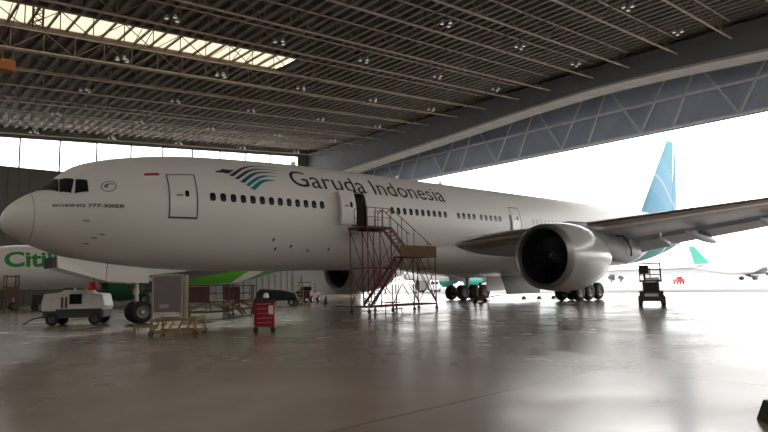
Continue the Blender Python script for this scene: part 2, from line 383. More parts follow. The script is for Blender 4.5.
LNAME = ['nearest the back wall', 'second from the back', 'third from the back', 'fourth from the back', 'fifth from the back', 'beside the arched girder']
first = True
for j, y in enumerate(LY):
    for i, x in enumerate(LX):
        if (j >= 5 and i < 3) or (j == 6 and i < 4) or i == 0: continue
        o = lp0 if first else copy_tree(lp0); first = False
        o.location = (x, y, roofz(x)-.45)
        o['label'] = 'cluster of three roof lamps, %s row out from the window wall, %s' % (ORD[j], LNAME[i])
# hoist and lattice hanger by the skylight
t = thing('roof_hoist', 'orange overhead hoist box hanging from the trusses at far left', 'hoist', (3.1, 18.2, 16.9))
MB().box((0, 0, 0.55), (0.9, 0.7, 0.75)).box((-.55, 0, .6), (.3, .5, .5)).build('motor_housing', ORANGE, t, bevel=.04)
MB().bar((-.3, 0, .9), (-.3, 0, 1.98), .05).bar((.3, 0, .9), (.3, 0, 2.0), .05).build('hanger', RUST, t)
MB().bar((0, 0, .2), (0, 0, -.25), .03).lathe([(-.45, .02), (-.35, .09), (-.25, .03)], (0, 0, 0), 'Z', 8).build('hook', DARKM, t)
t = thing('lattice_hanger', 'brown lattice hanger crossing the bright skylight at top left', 'hanger', (4.0, 14.0, 18.9))
b = MB()
for px in (-.3, .3): b.bar((px, 0, 0.05), (px, 0, 1.75), .07, 4)
b.build('post', RUST, t)
b = MB()
for k in range(4): b.bar((-.3, 0, .1+.4*k), (.3, 0, .5+.4*k), .035, 4); b.bar((.3, 0, .1+.4*k), (-.3, 0, .5+.4*k), .035, 4)
b.build('lacing', RUST, t)

# ------------------------------------------------------------------ the wide-body airliner (nose at x = 0, tail towards +X)
ZF, RF = 5.5624, 3.1
def zo(x): return 0.006*(x-12) if x > 12 else 0.0
PX = [0, .12, .4, .9, 1.4, 1.75, 2.1, 2.7, 3.5, 4.5, 6.0, 8.0, 10.5, 13, 16, 48, 52, 56, 60, 64, 68, 71, 73.0]
PT = [4.62, 4.98, 5.36, 5.76, 6.04, 6.33, 6.72, 7.20, 7.53, 7.80, 8.08, 8.33, 8.50, 8.61, ZF+RF, ZF+RF, ZF+RF, ZF+RF-.02, ZF+RF-.1, 8.45, 8.15, 7.8, 7.35]
PB = [4.62, 4.26, 4.02, 3.74, 3.52, 3.39, 3.27, 3.10, 2.93, 2.78, 2.64, 2.53, ZF-RF, ZF-RF, ZF-RF, ZF-RF, 2.55, 2.72, 3.12, 3.75, 4.55, 5.3, 6.0]
PW = [0.0, .42, .80, 1.22, 1.54, 1.74, 1.91, 2.18, 2.46, 2.72, 2.94, 3.06, RF, RF, RF, RF, 3.03, 2.83, 2.5, 2.0, 1.35, .75, .18]
def prof(x):
    z = zo(x)
    return hermite(x, PX, PT)+z, hermite(x, PX, PB)+z, hermite(x, PX, PW)
def S(x, phi, off=0.0, side=-1):
    """point on the skin: phi is the elevation angle in degrees seen from the body axis"""
    t, b, wd = prof(x); zc = (t+b)/2; h = (t-b)/2; p = R(phi)
    return Vector((x, side*(wd+off)*math.cos(p), zc+(h+off)*math.sin(p)))
def phi_at(x, z):
    t, b, wd = prof(x); return math.degrees(math.asin(max(-1, min(1, (z-(t+b)/2)/((t-b)/2)))))
D2A, D2B = 16.72, 17.76
DZ0, DZ1 = 4.97, 6.87
pA, pB = phi_at(17.5, DZ0), phi_at(17.5, DZ1)
phis = [-90+5*k for k in range(72)]
phis = sorted([q for q in phis if min(abs(q-pA), abs(q-pB)) > 2.2] + [pA, pB])
xs = sorted(set([0.0, .03, .12, .25, .4, .6, .9, 1.15, 1.4, 1.7, 2.0, 2.35, 2.7, 3.1, 3.5, 4, 4.5, 5.2, 6, 7, 8, 9, 10.5, 12, 13.5, 15, 16, D2A, D2B, 19.5, 21, 23, 25, 28, 31, 34, 38, 42, 46, 48, 50, 52, 54, 56, 58, 60, 62, 64, 66, 68, 69.5, 71, 72.2, 73.0]))
rings = [[S(max(x, .004), q) for q in phis] for x in xs]
ia, ka, kb = xs.index(D2A), phis.index(pA), phis.index(pB)
root = thing('airliner', 'white wide-body jet airliner parked nose-in with a green and navy bird mark', 'airplane', (0, 0, 0))
fus = MB().loft(rings, skip=lambda i, k: i == ia and ka <= k < kb).build('fuselage', FUSEP, root, smooth=True, angle=60)

def patch(b, x0, x1, p0, p1, off=.012, nx=4, npz=8, thick=0.0, dx=0.0, dy=0.0):
    """a piece of skin between two stations and two elevation angles"""
    vs = []; fs = []
    lay = [off] + ([off-thick] if thick else [])
    for of in lay:
        for i in range(nx+1):
            for k in range(npz+1):
                q = S(x0+(x1-x0)*i/nx, p0+(p1-p0)*k/npz, of); vs.append((q.x+dx, q.y+dy, q.z))
    W = npz+1
    for l in range(len(lay)):
        o = l*(nx+1)*W
        for i in range(nx):
            for k in range(npz): fs.append((o+i*W+k, o+(i+1)*W+k, o+(i+1)*W+k+1, o+i*W+k+1))
    if thick:
        o = (nx+1)*W
        for i in range(nx): fs += [(i*W, (i+1)*W, o+(i+1)*W, o+i*W), (i*W+npz, (i+1)*W+npz, o+(i+1)*W+npz, o+i*W+npz)]
        for k in range(npz): fs += [(k, k+1, o+k+1, o+k), (nx*W+k, nx*W+k+1, o+nx*W+k+1, o+nx*W+k)]
    return b.add(vs, fs)
def skin_poly(b, pts, off=.014):
    """fan of a convex outline given as (x, phi)"""
    cx = sum(p[0] for p in pts)/len(pts); cp = sum(p[1] for p in pts)/len(pts); n = len(pts)
    vs = [S(cx, cp, off)] + [S(*p, off) for p in pts]
    return b.add(vs, [(0, 1+k, 1+(k+1) % n) for k in range(n)])
def oval(x, z, w_, h_, n=18, e=3.0):
    ph = phi_at(x, z); out = []
    for k in range(n):
        t = 2*PI*k/n; c, s_ = math.cos(t), math.sin(t)
        out.append((x + w_/2*math.copysign(abs(c)**(2/e), c), ph + math.degrees(h_/2*math.copysign(abs(s_)**(2/e), s_)/RF)))
    return out
def wz(x): return 5.93 + 0.0085*(x-8.5)
def cabin_window(x, m=GLASS):
    b = MB(); skin_poly(b, oval(x, wz(x), .31, .44), .010); fr = b.build('cabin_window', m, fus)
    return fr
for k in range(13): cabin_window(8.15+.535*k)
for k in range(10): cabin_window(19.87+.54*k)
for k in range(4): cabin_window(26.07+.56*k)
for k in range(5): cabin_window(28.55+.55*k)
for k in range(26): cabin_window(35.0+.56*k, WASHED)

def outline(b, x0, x1, z0, z1, wd=.05, off=.012):
    a, c_ = phi_at(x0, z0), phi_at(x0, z1); dp = math.degrees(wd/RF)
    patch(b, x0, x0+wd, a, c_, off, 1, 10); patch(b, x1-wd, x1, a, c_, off, 1, 10)
    patch(b, x0, x1, a, a+dp, off, 6, 1); patch(b, x0, x1, c_-dp, c_, off, 6, 1)
def door(x0, x1, z0, z1, dx=0, dy=0, open_=False):
    b = MB(); patch(b, x0, x1, phi_at(x0, z0), phi_at(x0, z1), .012 if not open_ else .03, 5, 10, .02 if not open_ else .16, dx, dy)
    d = b.build('passenger_door', WHITE, fus, smooth=True)
    b = MB(); xm = (x0+x1)/2
    skin_poly(b, oval(xm+.18, z0+1.12, .2, .34), .022 if not open_ else .04)
    if dx or dy: b.v = [(p[0]+dx, p[1]+dy, p[2]) for p in b.v]
    b.build('door_window', GLASS, d)
    b = MB(); ph = phi_at(xm, z0+1.0); patch(b, xm-.32, xm-.02, ph, ph+1.2, .03 if not open_ else .05, 3, 1, 0, dx, dy); b.build('door_handle', DKGREY, d)
    return d
# forward door with its dark outline
d1 = door(6.10, 7.34, 4.86, 6.80)
b = MB(); outline(b, 6.05, 7.40, 4.82, 6.86, .06, .026); patch(b, 6.05, 7.40, phi_at(6.5, 4.80), phi_at(6.5, 4.88), .03, 6, 1); b.build('door_outline', LINE, fus)
# second door: the leaf swung out and forward of its doorway
d2 = door(D2A, D2B, DZ0-.02, DZ1+.02, -1.12, -.42, True)
b = MB(); q = S(17.5, pB)
b.box((17.24, -1.35, 5.93), (1.3, .06, 2.2)); b.box((16.59, -2.05, 5.93), (.06, 1.4, 2.2)); b.box((17.88, -2.05, 5.93), (.06, 1.4, 2.2)); b.box((17.24, -2.05, 4.93), (1.3, 1.7, .06)); b.box((17.24, -1.95, 6.97), (1.3, 1.3, .06))
b.build('cabin_vestibule', mat('cabin_lining', (0.16, 0.14, 0.12), 0.7, var=.1), fus)
b = MB(); outline(b, D2A-.07, D2B+.07, DZ0-.07, DZ1+.07, .07, .014); b.build('door_frame', LINE, fus)
b = MB().bar((16.75, -2.95, 6.35), (16.3, -3.4, 6.35), .05).bar((16.75, -3.0, 5.6), (16.3, -3.45, 5.6), .05); b.build('door_hinge_arm', DKGREY, fus)
# third door, closed, pale with a grey outline
d3 = door(32.25, 33.3, 5.16, 7.06)
b = MB(); outline(b, 32.18, 33.37, 5.10, 7.12, .06, .026); b.build('door_outline', LINE, fus)
b = MB(); patch(b, 31.9, 32.16, phi_at(32, 5.3), phi_at(32, 6.5), .012, 1, 8); b.build('door_dark_strip', DKGREY, fus)  # dark strip on the skin just ahead of the closed door

# titles: letters bent round the skin
def text_mesh(body, bold=0.0):
    cu = bpy.data.curves.new('lettering', 'FONT'); cu.body = body; cu.size = 1.0; cu.offset = bold; cu.resolution_u = 4
    ob = bpy.data.objects.new('lettering', cu); COL.objects.link(ob)
    dg = bpy.context.evaluated_depsgraph_get(); dg.update()
    me = bpy.data.meshes.new_from_object(ob.evaluated_get(dg)); bpy.data.objects.remove(ob); bpy.data.curves.remove(cu)
    return me
def letters(name, body, x0, length, z0, cap, m, parent, mapf, bold=0.0):
    me = text_mesh(body, bold); bm = bmesh.new(); bm.from_mesh(me); bpy.data.meshes.remove(me)
    xs_ = [v.co.x for v in bm.verts]; a, b_ = min(xs_), max(xs_)
    for v in bm.verts: v.co.x = (v.co.x-a)/(b_-a)*length; v.co.y = v.co.y/0.69*cap
    lo = min(v.co.y for v in bm.verts); hi = max(v.co.y for v in bm.verts); n = 14
    for k in range(1, n):
        y = lo+(hi-lo)*k/n
        bmesh.ops.bisect_plane(bm, geom=bm.verts[:]+bm.edges[:]+bm.faces[:], plane_co=(0, y, 0), plane_no=(0, 1, 0))
    for v in bm.verts: v.co = mapf(x0+v.co.x, z0, v.co.y)
    me = bpy.data.meshes.new(name); bm.to_mesh(me); bm.free(); me.materials.append(m)
    o = bpy.data.objects.new(name, me); COL.objects.link(o); o.parent = parent
    return o
def map777(x, z0, s): return S(x, phi_at(x, z0) + math.degrees(s/RF), .012)
letters('title_lettering', 'Garuda', 12.9, 5.25, 6.95, 1.22, LETTER, fus, map777, 0.002)
letters('title_lettering', 'Indonesia', 18.75, 6.4, 6.97, 1.22, LETTER, fus, map777, 0.002)
letters('model_lettering', 'BOEING 777-300ER', 1.62, 2.6, 5.15, .19, LETTER, fus, map777, 0.03)
# flag, round alliance badge
for nm, za, zb, mm in (('flag_red_half', 6.74, 6.87, FLAGR), ('flag_white_half', 6.61, 6.74, FLAGW)):
    b = MB(); patch(b, 5.13, 5.78, phi_at(5.4, za), phi_at(5.4, zb), .012, 3, 2); b.build(nm, mm, fus)
b = MB(); cx, cz = 3.62, 6.10; n = 28; vs = []
ph0 = phi_at(cx, cz)
def bp(u, v): return S(cx+u, ph0+math.degrees(v/2.6), .012)
for k in range(n):
    t = 2*PI*k/n
    for r in (.30, .26): vs.append(bp(r*math.cos(t), r*math.sin(t)))
b.add(vs, [(2*k, 2*((k+1) % n), 2*((k+1) % n)+1, 2*k+1) for k in range(n)])
for a0, rr in ((0.3, .22), (1.3, .2), (2.4, .18)):
    pts = []
    for k in range(9):
        u = k/8; t = a0+2.4*u; r = rr*(1-.75*u); wd = .045*math.sin(PI*u)+.004
        pts.append((bp((r+wd)*math.cos(t), (r+wd)*math.sin(t)*.8), bp((r-wd)*math.cos(t), (r-wd)*math.sin(t)*.8)))
    vs = [q for pr in pts for q in pr]; b.add(vs, [(2*k, 2*k+2, 2*k+3, 2*k+1) for k in range(8)])
b.build('round_badge', mat('badge_grey', (0.16, 0.16, 0.17), .5), fus)
# bird mark: a beaked head and sweeping feathers; coordinates are metres aft and metres of arc above the base line
BX0, BZ0 = 8.45, 6.60
def bm_(u, v): return S(BX0+u, phi_at(BX0+u, BZ0)+math.degrees(v/RF), .013)
def feather(name, top, bot, m):
    b = MB(); n = 16; vs = []
    def cv(pts, t):
        k = min(int(t*(len(pts)-1)), len(pts)-2); f = t*(len(pts)-1)-k
        P = lambda i: pts[max(0, min(len(pts)-1, i))]
        out = []
        for d_ in (0, 1):
            p0, p1, p2, p3 = P(k-1)[d_], P(k)[d_], P(k+1)[d_], P(k+2)[d_]
            out.append(.5*(2*p1+(p2-p0)*f+(2*p0-5*p1+4*p2-p3)*f*f+(3*p1-p0-3*p2+p3)*f**3))
        return out
    for i in range(n+1):
        a, c_ = cv(top, i/n), cv(bot, i/n)
        for j in range(4): vs.append(bm_(a[0]+(c_[0]-a[0])*j/3, a[1]+(c_[1]-a[1])*j/3))
    fs = [(4*i+j, 4*i+4+j, 4*i+5+j, 4*i+1+j) for i in range(n) for j in range(3)]
    b.add(vs, fs).build(name, m, fus)
FE = [([(0.77, 0.621), (1.233, 1.015), (1.809, 1.464), (2.458, 1.719), (3.111, 1.797), (3.99, 1.769)], [(1.018, 0.607), (1.413, 0.956), (1.878, 1.342), (2.445, 1.621), (3.085, 1.741), (3.984, 1.755)], NAVY), ([(1.03, 0.45), (1.447, 0.799), (2.007, 1.218), (2.582, 1.448), (3.231, 1.516), (3.917, 1.483)], [(1.22, 0.416), (1.638, 0.761), (2.12, 1.126), (2.602, 1.35), (3.234, 1.453), (3.907, 1.461)], NAVY), ([(1.265, 0.259), (1.717, 0.642), (2.147, 0.958), (2.65, 1.168), (3.235, 1.237), (3.787, 1.191)], [(1.514, 0.221), (1.938, 0.596), (2.293, 0.863), (2.663, 1.047), (3.236, 1.164), (3.778, 1.171)], TEALD), ([(1.545, 0.107), (1.986, 0.458), (2.366, 0.725), (2.792, 0.898), (3.176, 0.933), (3.609, 0.909)], [(1.733, 0.038), (2.174, 0.39), (2.481, 0.611), (2.841, 0.777), (3.184, 0.869), (3.599, 0.883)], TEAL), ([(1.769, -0.07), (2.168, 0.254), (2.471, 0.48), (2.815, 0.608), (3.067, 0.624), (3.368, 0.587)], [(2.015, -0.167), (2.35, 0.143), (2.582, 0.341), (2.864, 0.47), (3.098, 0.526), (3.353, 0.542)], TEAL)]
for top, bot, mm in FE: feather('bird_mark_feather', top, bot, mm)
b = MB()
for quad in [[(0.129, 0.866), (0.475, 1.014), (0.41, 0.806), (0.155, 0.773)], [(0.426, 0.947), (0.571, 1.134), (0.756, 1.106), (1.032, 1.092), (0.706, 0.781), (0.41, 0.806)], [(0.746, 1.078), (1.227, 1.129), (0.817, 0.779), (0.648, 0.773)]]: skin_poly(b, [(BX0+u, phi_at(BX0+u, BZ0)+math.degrees(v/RF)) for u, v in quad], .013)
b.build('bird_mark_head', NAVY, fus)

# cockpit glazing: panes in (x, phi)
COCKG = mat('cockpit_glass', (0.014, 0.014, 0.016), 0.45, var=0.1, spec=0.12)
for side in (-1, 1):
    for qd in [[(2.48,40.8),(2.86,34.0),(2.86,17.7),(2.37,20.0)],[(2.0,62.0),(2.43,42.8),(2.25,22.5),(1.88,34.0)],[(1.92,84),(1.99,64.0),(1.86,35.5),(1.27,74.5)],[(1.90,91),(1.91,84.5),(1.28,76.0),(1.16,92.0)]]:
        b = MB(); vs = []; n = 9
        for i in range(n+1):
            for k in range(n+1):
                u, v = i/n, k/n
                x = (qd[0][0]*(1-u)+qd[1][0]*u)*(1-v)+(qd[3][0]*(1-u)+qd[2][0]*u)*v
                ph = (qd[0][1]*(1-u)+qd[1][1]*u)*(1-v)+(qd[3][1]*(1-u)+qd[2][1]*u)*v
                vs.append(S(x, ph, .03, side))
        b.add(vs, [(i*(n+1)+k, (i+1)*(n+1)+k, (i+1)*(n+1)+k+1, i*(n+1)+k+1) for i in range(n) for k in range(n)])
        b.build('cockpit_window', COCKG, fus, smooth=True)
# radome seam, probes, drain masts
b = MB(); patch(b, 1.02, 1.045, -80, 80, .008, 1, 30); b.build('radome_seam', mat('seam_grey', (0.32, 0.30, 0.29), .5), fus)
b = MB()
for x, z in ((3.05, 3.62), (3.3, 3.85), (3.55, 4.0), (2.9, 4.55)):
    q = S(x, phi_at(x, z)); b.bar(q, q+Vector((-.04, -.14, 0)), .03); b.bar(q+Vector((-.04, -.14, 0)), q+Vector((-.25, -.14, -.0)), .02)
b.build('pitot_probe', DKGREY, fus)
b = MB()
for x, z in ((12.0, 3.55), (12.9, 3.7), (14.1, 3.5), (11.7, 4.0), (15.5, 3.6), (7.2, 2.62)):
    ph = phi_at(x, z); skin_poly(b, [(x-.08, ph), (x, ph-2.2), (x+.09, ph), (x+.02, ph+3)], .012)
b.build('service_vent', LINE, fus)
b = MB()
for x, hgt in ((14.5, .3), (23.0, .28), (27.5, .3)): b.prism([(x, -.03, prof(x)[0]-.02), (x+.45, -.03, prof(x)[0]-.02), (x+.42, -.03, prof(x)[0]+hgt), (x+.2, -.03, prof(x)[0]+hgt)], (0, .06, 0))
b.build('blade_antenna', WHITE, fus)
# belly fairing at the wing root
rings = []
for k in range(25):
    u = k/24; x = 22.5+20.5*u; s_ = math.sin(PI*u)**.55 if 0 < u < 1 else 0.0
    hw, hh = 2.0+1.35*s_, .75+.9*s_; zc = 3.45+.1
    rings.append([(x, hw*math.cos(2*PI*j/36), zc+zo(x)+hh*math.sin(2*PI*j/36)-.15*s_) for j in range(36)])
MB().loft(rings).build('belly_fairing', WHITE, root, smooth=True)

# wings
def naca(t, x): return 5*t*(.2969*math.sqrt(max(x, 0))-.126*x-.3516*x*x+.2843*x**3-.1015*x**4)
def section(y, xl, zl, ch, tc, inc, a, b_, side, n=9, droop=0, drop=0.0, back=0.0):
    def pt(c_, sgn):
        z = sgn*naca(tc, c_)*(1.0 if sgn > 0 else .85) + .012*math.sin(PI*c_); x = c_
        if droop:
            hx, hz = a, 0.0; X, Z = x-hx, z-hz; cs, sn = math.cos(droop), math.sin(droop)
            x = hx+X*cs+Z*sn; z = hz-X*sn+Z*cs
        return (xl+x*ch+back, side*y, zl+z*ch-inc*x*ch-drop)
    q = [a+(b_-a)*(.5-.5*math.cos(PI*k/n)) for k in range(n+1)]
    return [pt(c_, 1) for c_ in q] + [pt(c_, -1) for c_ in reversed(q)]
WS = [(2.2, 25.75, 4.00, 14.2, .125, .055), (5.0, 27.35, 4.42, 12.4, .12, .055), (10.1, 30.9, 5.02, 8.85, .115, .055), (14.5, 33.85, 5.60, 7.55, .108, .06), (20.0, 37.6, 6.30, 6.0, .10, .05), (26.0, 41.7, 7.0, 4.2, .095, .04), (29.6, 44.2, 7.4, 3.1, .09, .035), (32.4, 47.2, 7.75, 1.5, .085, .03)]
def wspan(y):
    return tuple(interp(y, [s_[0] for s_ in WS], [s_[j] for s_ in WS]) for j in range(6))
def wing(side):
    w_ = MB().loft([section(*s_, .07, .74, side) for s_ in WS]).build('wing', GREYP, root, smooth=True)
    MB().loft([section(*s_, 0.0, .068, side) for s_ in WS]).build('leading_edge_slat', METAL, w_, smooth=True)
    for nm, y0, y1, dr, dp, bk in (('inboard_flap', 3.3, 8.6, R(12), .24, .42), ('flaperon', 8.75, 11.2, R(15), .28, .46), ('outboard_flap', 11.35, 23.5, R(12), .24, .42), ('aileron', 23.7, 30.2, R(1), 0, .02)):
        st = [wspan(y0+(y1-y0)*k/4) for k in range(5)]
        MB().loft([section(*s_, .755, 1.0, side, 7, dr, dp, bk) for s_ in st]).build(nm, GREYP, w_, smooth=True)
    for y in (6.5, 13.6, 17.5, 21.8):        # flap track fairings
        s_ = wspan(y); x0 = s_[1]+.45*s_[3]; x1 = s_[1]+1.22*s_[3]; zt = s_[2]-.055*.7*s_[3]-.10*.45*s_[3]
        rr = []
        for k in range(13):
            u = k/12; x = x0+(x1-x0)*u; q = max(.02, math.sin(PI*min(1, u*1.0))**.6); zc = zt-.16-.62*u
            rr.append([(x, side*y+.22*q*math.cos(2*PI*j/12), zc+.32*q*math.sin(2*PI*j/12)) for j in range(12)])
        MB().loft(rr).build('flap_track_fairing', GREYP, w_, smooth=True)
    return w_
wings = {s_: wing(s_) for s_ in (-1, 1)}
MB().lathe([(0, .02), (.02, .17), (.05, .19)], (27.02, -3.75, 4.22), 'X', 18).build('landing_light', DARKM, wings[-1])

# engines
LIPM = mat('inlet_lip_grey', (0.36, 0.36, 0.36), 0.42, metal=0.8, var=0.1)
def engine(side):
    EX, EY, EZ = 25.46, side*9.74, 2.97
    o_ = (EX, EY, EZ)
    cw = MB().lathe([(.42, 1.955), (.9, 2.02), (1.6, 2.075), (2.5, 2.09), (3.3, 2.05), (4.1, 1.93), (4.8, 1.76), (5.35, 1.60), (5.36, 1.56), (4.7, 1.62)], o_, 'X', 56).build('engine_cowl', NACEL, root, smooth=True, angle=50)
    MB().lathe([(.42, 1.957), (.2, 1.90), (.06, 1.83), (0, 1.76), (.05, 1.70), (.2, 1.655), (.45, 1.63)], o_, 'X', 56).build('inlet_lip', LIPM, cw, smooth=True, angle=60)
    MB().lathe([(.45, 1.63), (1.0, 1.60), (1.9, 1.64), (2.6, 1.64), (4.7, 1.6)], o_, 'X', 56).build('inlet_duct', FANM, cw, smooth=True)
    b = MB()
    for k in range(22):
        t = 2*PI*k/22; vs = []
        for r in (.42, .8, 1.2, 1.6):
            tw = .9-.45*(r/1.6); hw = .16+.06*r
            for e in (-1, 1):
                a_ = t+e*hw*math.cos(tw)/r*.9+.12*math.sin(r*2); vs.append((EX+1.75+e*hw*math.sin(tw), EY+r*math.cos(a_), EZ+r*math.sin(a_)))
        b.add(vs, [(2*j, 2*j+1, 2*j+3, 2*j+2) for j in range(3)])
    b.lathe([(2.2, .4), (2.2, 1.62)], o_, 'X', 40)
    b.build('fan', FANM, cw)
    MB().lathe([(1.0, .02), (1.1, .12), (1.35, .28), (1.65, .40), (2.1, .44)], o_, 'X', 28).build('spinner', DKGREY, cw, smooth=True)
    b = MB(); vs = []
    for k in range(25):
        u = k/24; t = 4.4*u; r = .05+.3*u; x = .98+.62*u-.02
        for wd in (-.02-.02*u, .02+.02*u): vs.append((EX+x, EY+(r+wd)*math.cos(t), EZ+(r+wd)*math.sin(t)))
    b.add(vs, [(2*k, 2*k+2, 2*k+3, 2*k+1) for k in range(24)]); b.build('spinner_swirl', FLAGW, cw)
    MB().lathe([(4.3, 1.28), (5.4, 1.22), (6.3, .98), (7.2, .74), (7.22, .70), (6.8, .74)], o_, 'X', 36).build('core_nozzle', METAL, cw, smooth=True)
    MB().lathe([(6.4, .6), (7.3, .5), (8.2, .25), (8.7, .04)], o_, 'X', 28).build('exhaust_plug', DARKM, cw, smooth=True)
    # pylon and its aft fairing
    rr = []
    for x, z0, z1, hw in ((27.6, 4.86, 5.02, .05), (28.6, 4.7, 5.22, .22), (30.4, 4.2, 5.3, .28), (32.2, 3.5, 4.9, .30), (34.2, 2.75, 4.72, .34), (36.2, 2.62, 4.5, .32), (37.8, 2.95, 4.15, .22), (38.6, 3.25, 3.95, .04)):
        rr.append([(x, EY+hw*math.cos(2*PI*j/16)**1, (z0+z1)/2+(z1-z0)/2*math.sin(2*PI*j/16)) for j in range(16)])
    MB().loft(rr).build('pylon', GREYP, cw, smooth=True)
    MB().lathe([(-.02, .07), (0, .09), (.02, .07)], (EX+2.9, EY-side*0-1.48*1, EZ+1.42), 'Y', 12, cap=True).build('cowl_latch', LINE, cw)
    b = MB().path([(EX+8.6, EY-.42, EZ+1.75), (EX+9.3, EY-.5, EZ+1.6), (EX+10.1, EY-.5, EZ+1.2), (EX+10.6, EY-.48, EZ+.6), (EX+10.7, EY-.42, EZ+.15)], .06)
    b.lathe([(-.12, .02), (-.1, .26), (.1, .26), (.12, .02)], (EX+9.0, EY-.42, EZ+1.7), 'Y', 14)
    b.build('service_hose', BLACKP, cw)
for s_ in (-1, 1): engine(s_)

# tail
def slab(pts_root, pts_tip, tc, horiz, side=1):
    """pts = (x0, x1, height)"""
    rr = []
    for (x0, x1, hh, off) in (pts_root, pts_tip):
        q = [.5-.5*math.cos(PI*k/9) for k in range(10)]; ch = x1-x0
        up_ = [(x0+c_*ch, naca(tc, c_)*ch) for c_ in q]; lo_ = [(x0+c_*ch, -naca(tc, c_)*ch) for c_ in reversed(q)]
        rr.append([((x, side*hh, off+t) if horiz else (x, t, hh)) for x, t in up_+lo_])
    return MB().loft(rr)
fin = slab((60.3, 69.3, 8.0, 0), (69.8, 71.75, 18.35, 0), .10, False).build('tail_fin', FINP, root, smooth=True)
slab((69.34, 71.0, 9.2, 0), (71.78, 72.3, 17.2, 0), .06, False).build('rudder', FINP, fin, smooth=True)
for s_ in (-1, 1):
    slab((62.6, 69.6, .6, 6.9), (70.4, 72.9, 10.75, 8.0), .09, True, s_).build('tailplane', GREYP, root, smooth=True)

BAYG = mat('gear_door_dark_grey', (.15, .15, .155), .6, var=.2)  # darker grey for the near main gear door only; the far one is white
# undercarriage
HUB = mat('wheel_hub_grey', (0.16, 0.16, 0.16), 0.5, var=0.15)
def wheel(c, r, wd, parent, hub=HUB):
    t = MB().lathe([(-wd*.5, r*.55), (-wd*.5, r*.82), (-wd*.36, r*.95), (-wd*.15, r), (wd*.15, r), (wd*.36, r*.95), (wd*.5, r*.82), (wd*.5, r*.55)], c, 'Y', 30).build('wheel', RUBBER, parent, smooth=True, angle=50)
    h = MB().lathe([(-wd*.42, .03), (-wd*.42, r*.2), (-wd*.3, r*.3), (-wd*.46, r*.5), (-wd*.48, r*.56)], c, 'Y', 20)
    h.lathe([(wd*.42, .03), (wd*.42, r*.2), (wd*.3, r*.3), (wd*.46, r*.5), (wd*.48, r*.56)], c, 'Y', 20)
    h.build('hub', hub, t, smooth=True)
    return t
ng = MB().bar((5.85, 0, .55), (5.75, 0, 1.5), .09, 12).bar((5.75, 0, 1.4), (5.6, 0, 2.9), .15, 12).bar((5.65, 0, 1.9), (4.2, 0, 2.85), .07, 8).bar((5.9, -.55, .545), (5.9, .55, .545), .08, 10).bar((6.1, 0, 1.1), (6.25, 0, .85), .04).bar((6.25, 0, .85), (5.95, 0, .6), .04).build('nose_gear', OFFW, root)
for s_ in (-1, 1): wheel((5.9, s_*.36, .545), .545, .36, ng, HUB)
MB().box((5.5, -.16, 1.75), (.12, .2, .16)).box((5.5, .16, 1.75), (.12, .2, .16)).build('taxi_light', DARKM, ng)
for s_ in (-1, 1):
    fd = MB().prism([(2.05, s_*.9, 3.12), (4.08, s_*.9, 2.80), (4.04, s_*.95, 2.02), (2.08, s_*.95, 2.62)], (0, s_*-.05, 0))
    fd.build('nose_gear_door', WHITE, root)
    MB().prism([(4.12, s_*.9, 2.79), (5.98, s_*.9, 2.58), (5.98, s_*.95, 1.88), (4.08, s_*.95, 2.02)], (0, s_*-.05, 0)).build('nose_gear_door', WHITE, root)
MB().box((2.0, 0, 2.85), (.12, 1.5, .45)).build('gear_bay_edge', DARKM, root)
for s_ in (-1, 1):
    y = s_*5.5
    mg = MB().bar((37.1, y, .75), (37.1, y, 2.2), .17, 12).bar((37.1, y, 1.9), (37.1, y-s_*.35, 4.3), .26, 14).bar((37.1, y, 2.1), (37.2, y-s_*3.0, 3.3), .12, 8).bar((37.0, y, 2.1), (34.9, y-s_*1.2, 3.6), .1, 8).box((37.1, y, .72), (3.2, .3, .3)).build('main_gear', GREYP, root)
    for ax in (-1.45, 0, 1.45):
        MB().bar((37.1+ax, y-.7, .66), (37.1+ax, y+.7, .66), .09, 10).build('axle', DARKM, mg)
        for q in (-.7, .7): wheel((37.1+ax, y+q, .66), .66, .5, mg, HUB)
    MB().prism([(35.6, y+s_*.75, 1.6), (38.3, y+s_*.75, 1.6), (38.5, y+s_*.95, 3.6), (35.4, y+s_*.95, 3.6)], (0, .06, 0)).build('gear_leg_door', GREYP, mg)
    # big inboard door hanging from the belly
    rr = []
    for k in range(9):
        u = k/8; z = 2.5-(1.95 if s_ < 0 else 1.7)*u; yy = s_*(.75+.55*math.sin(PI*.5*u)); xf = 33.3 if s_ < 0 else 34.3; rr.append([(xf+.25*u*u, yy, z), (38.2-.15*u*u, yy, z), (38.2-.15*u*u, yy+s_*.09, z), (xf+.25*u*u, yy+s_*.09, z)])
    MB().loft(rr).build('main_gear_door', BAYG if s_ < 0 else WHITE, root, smooth=True)

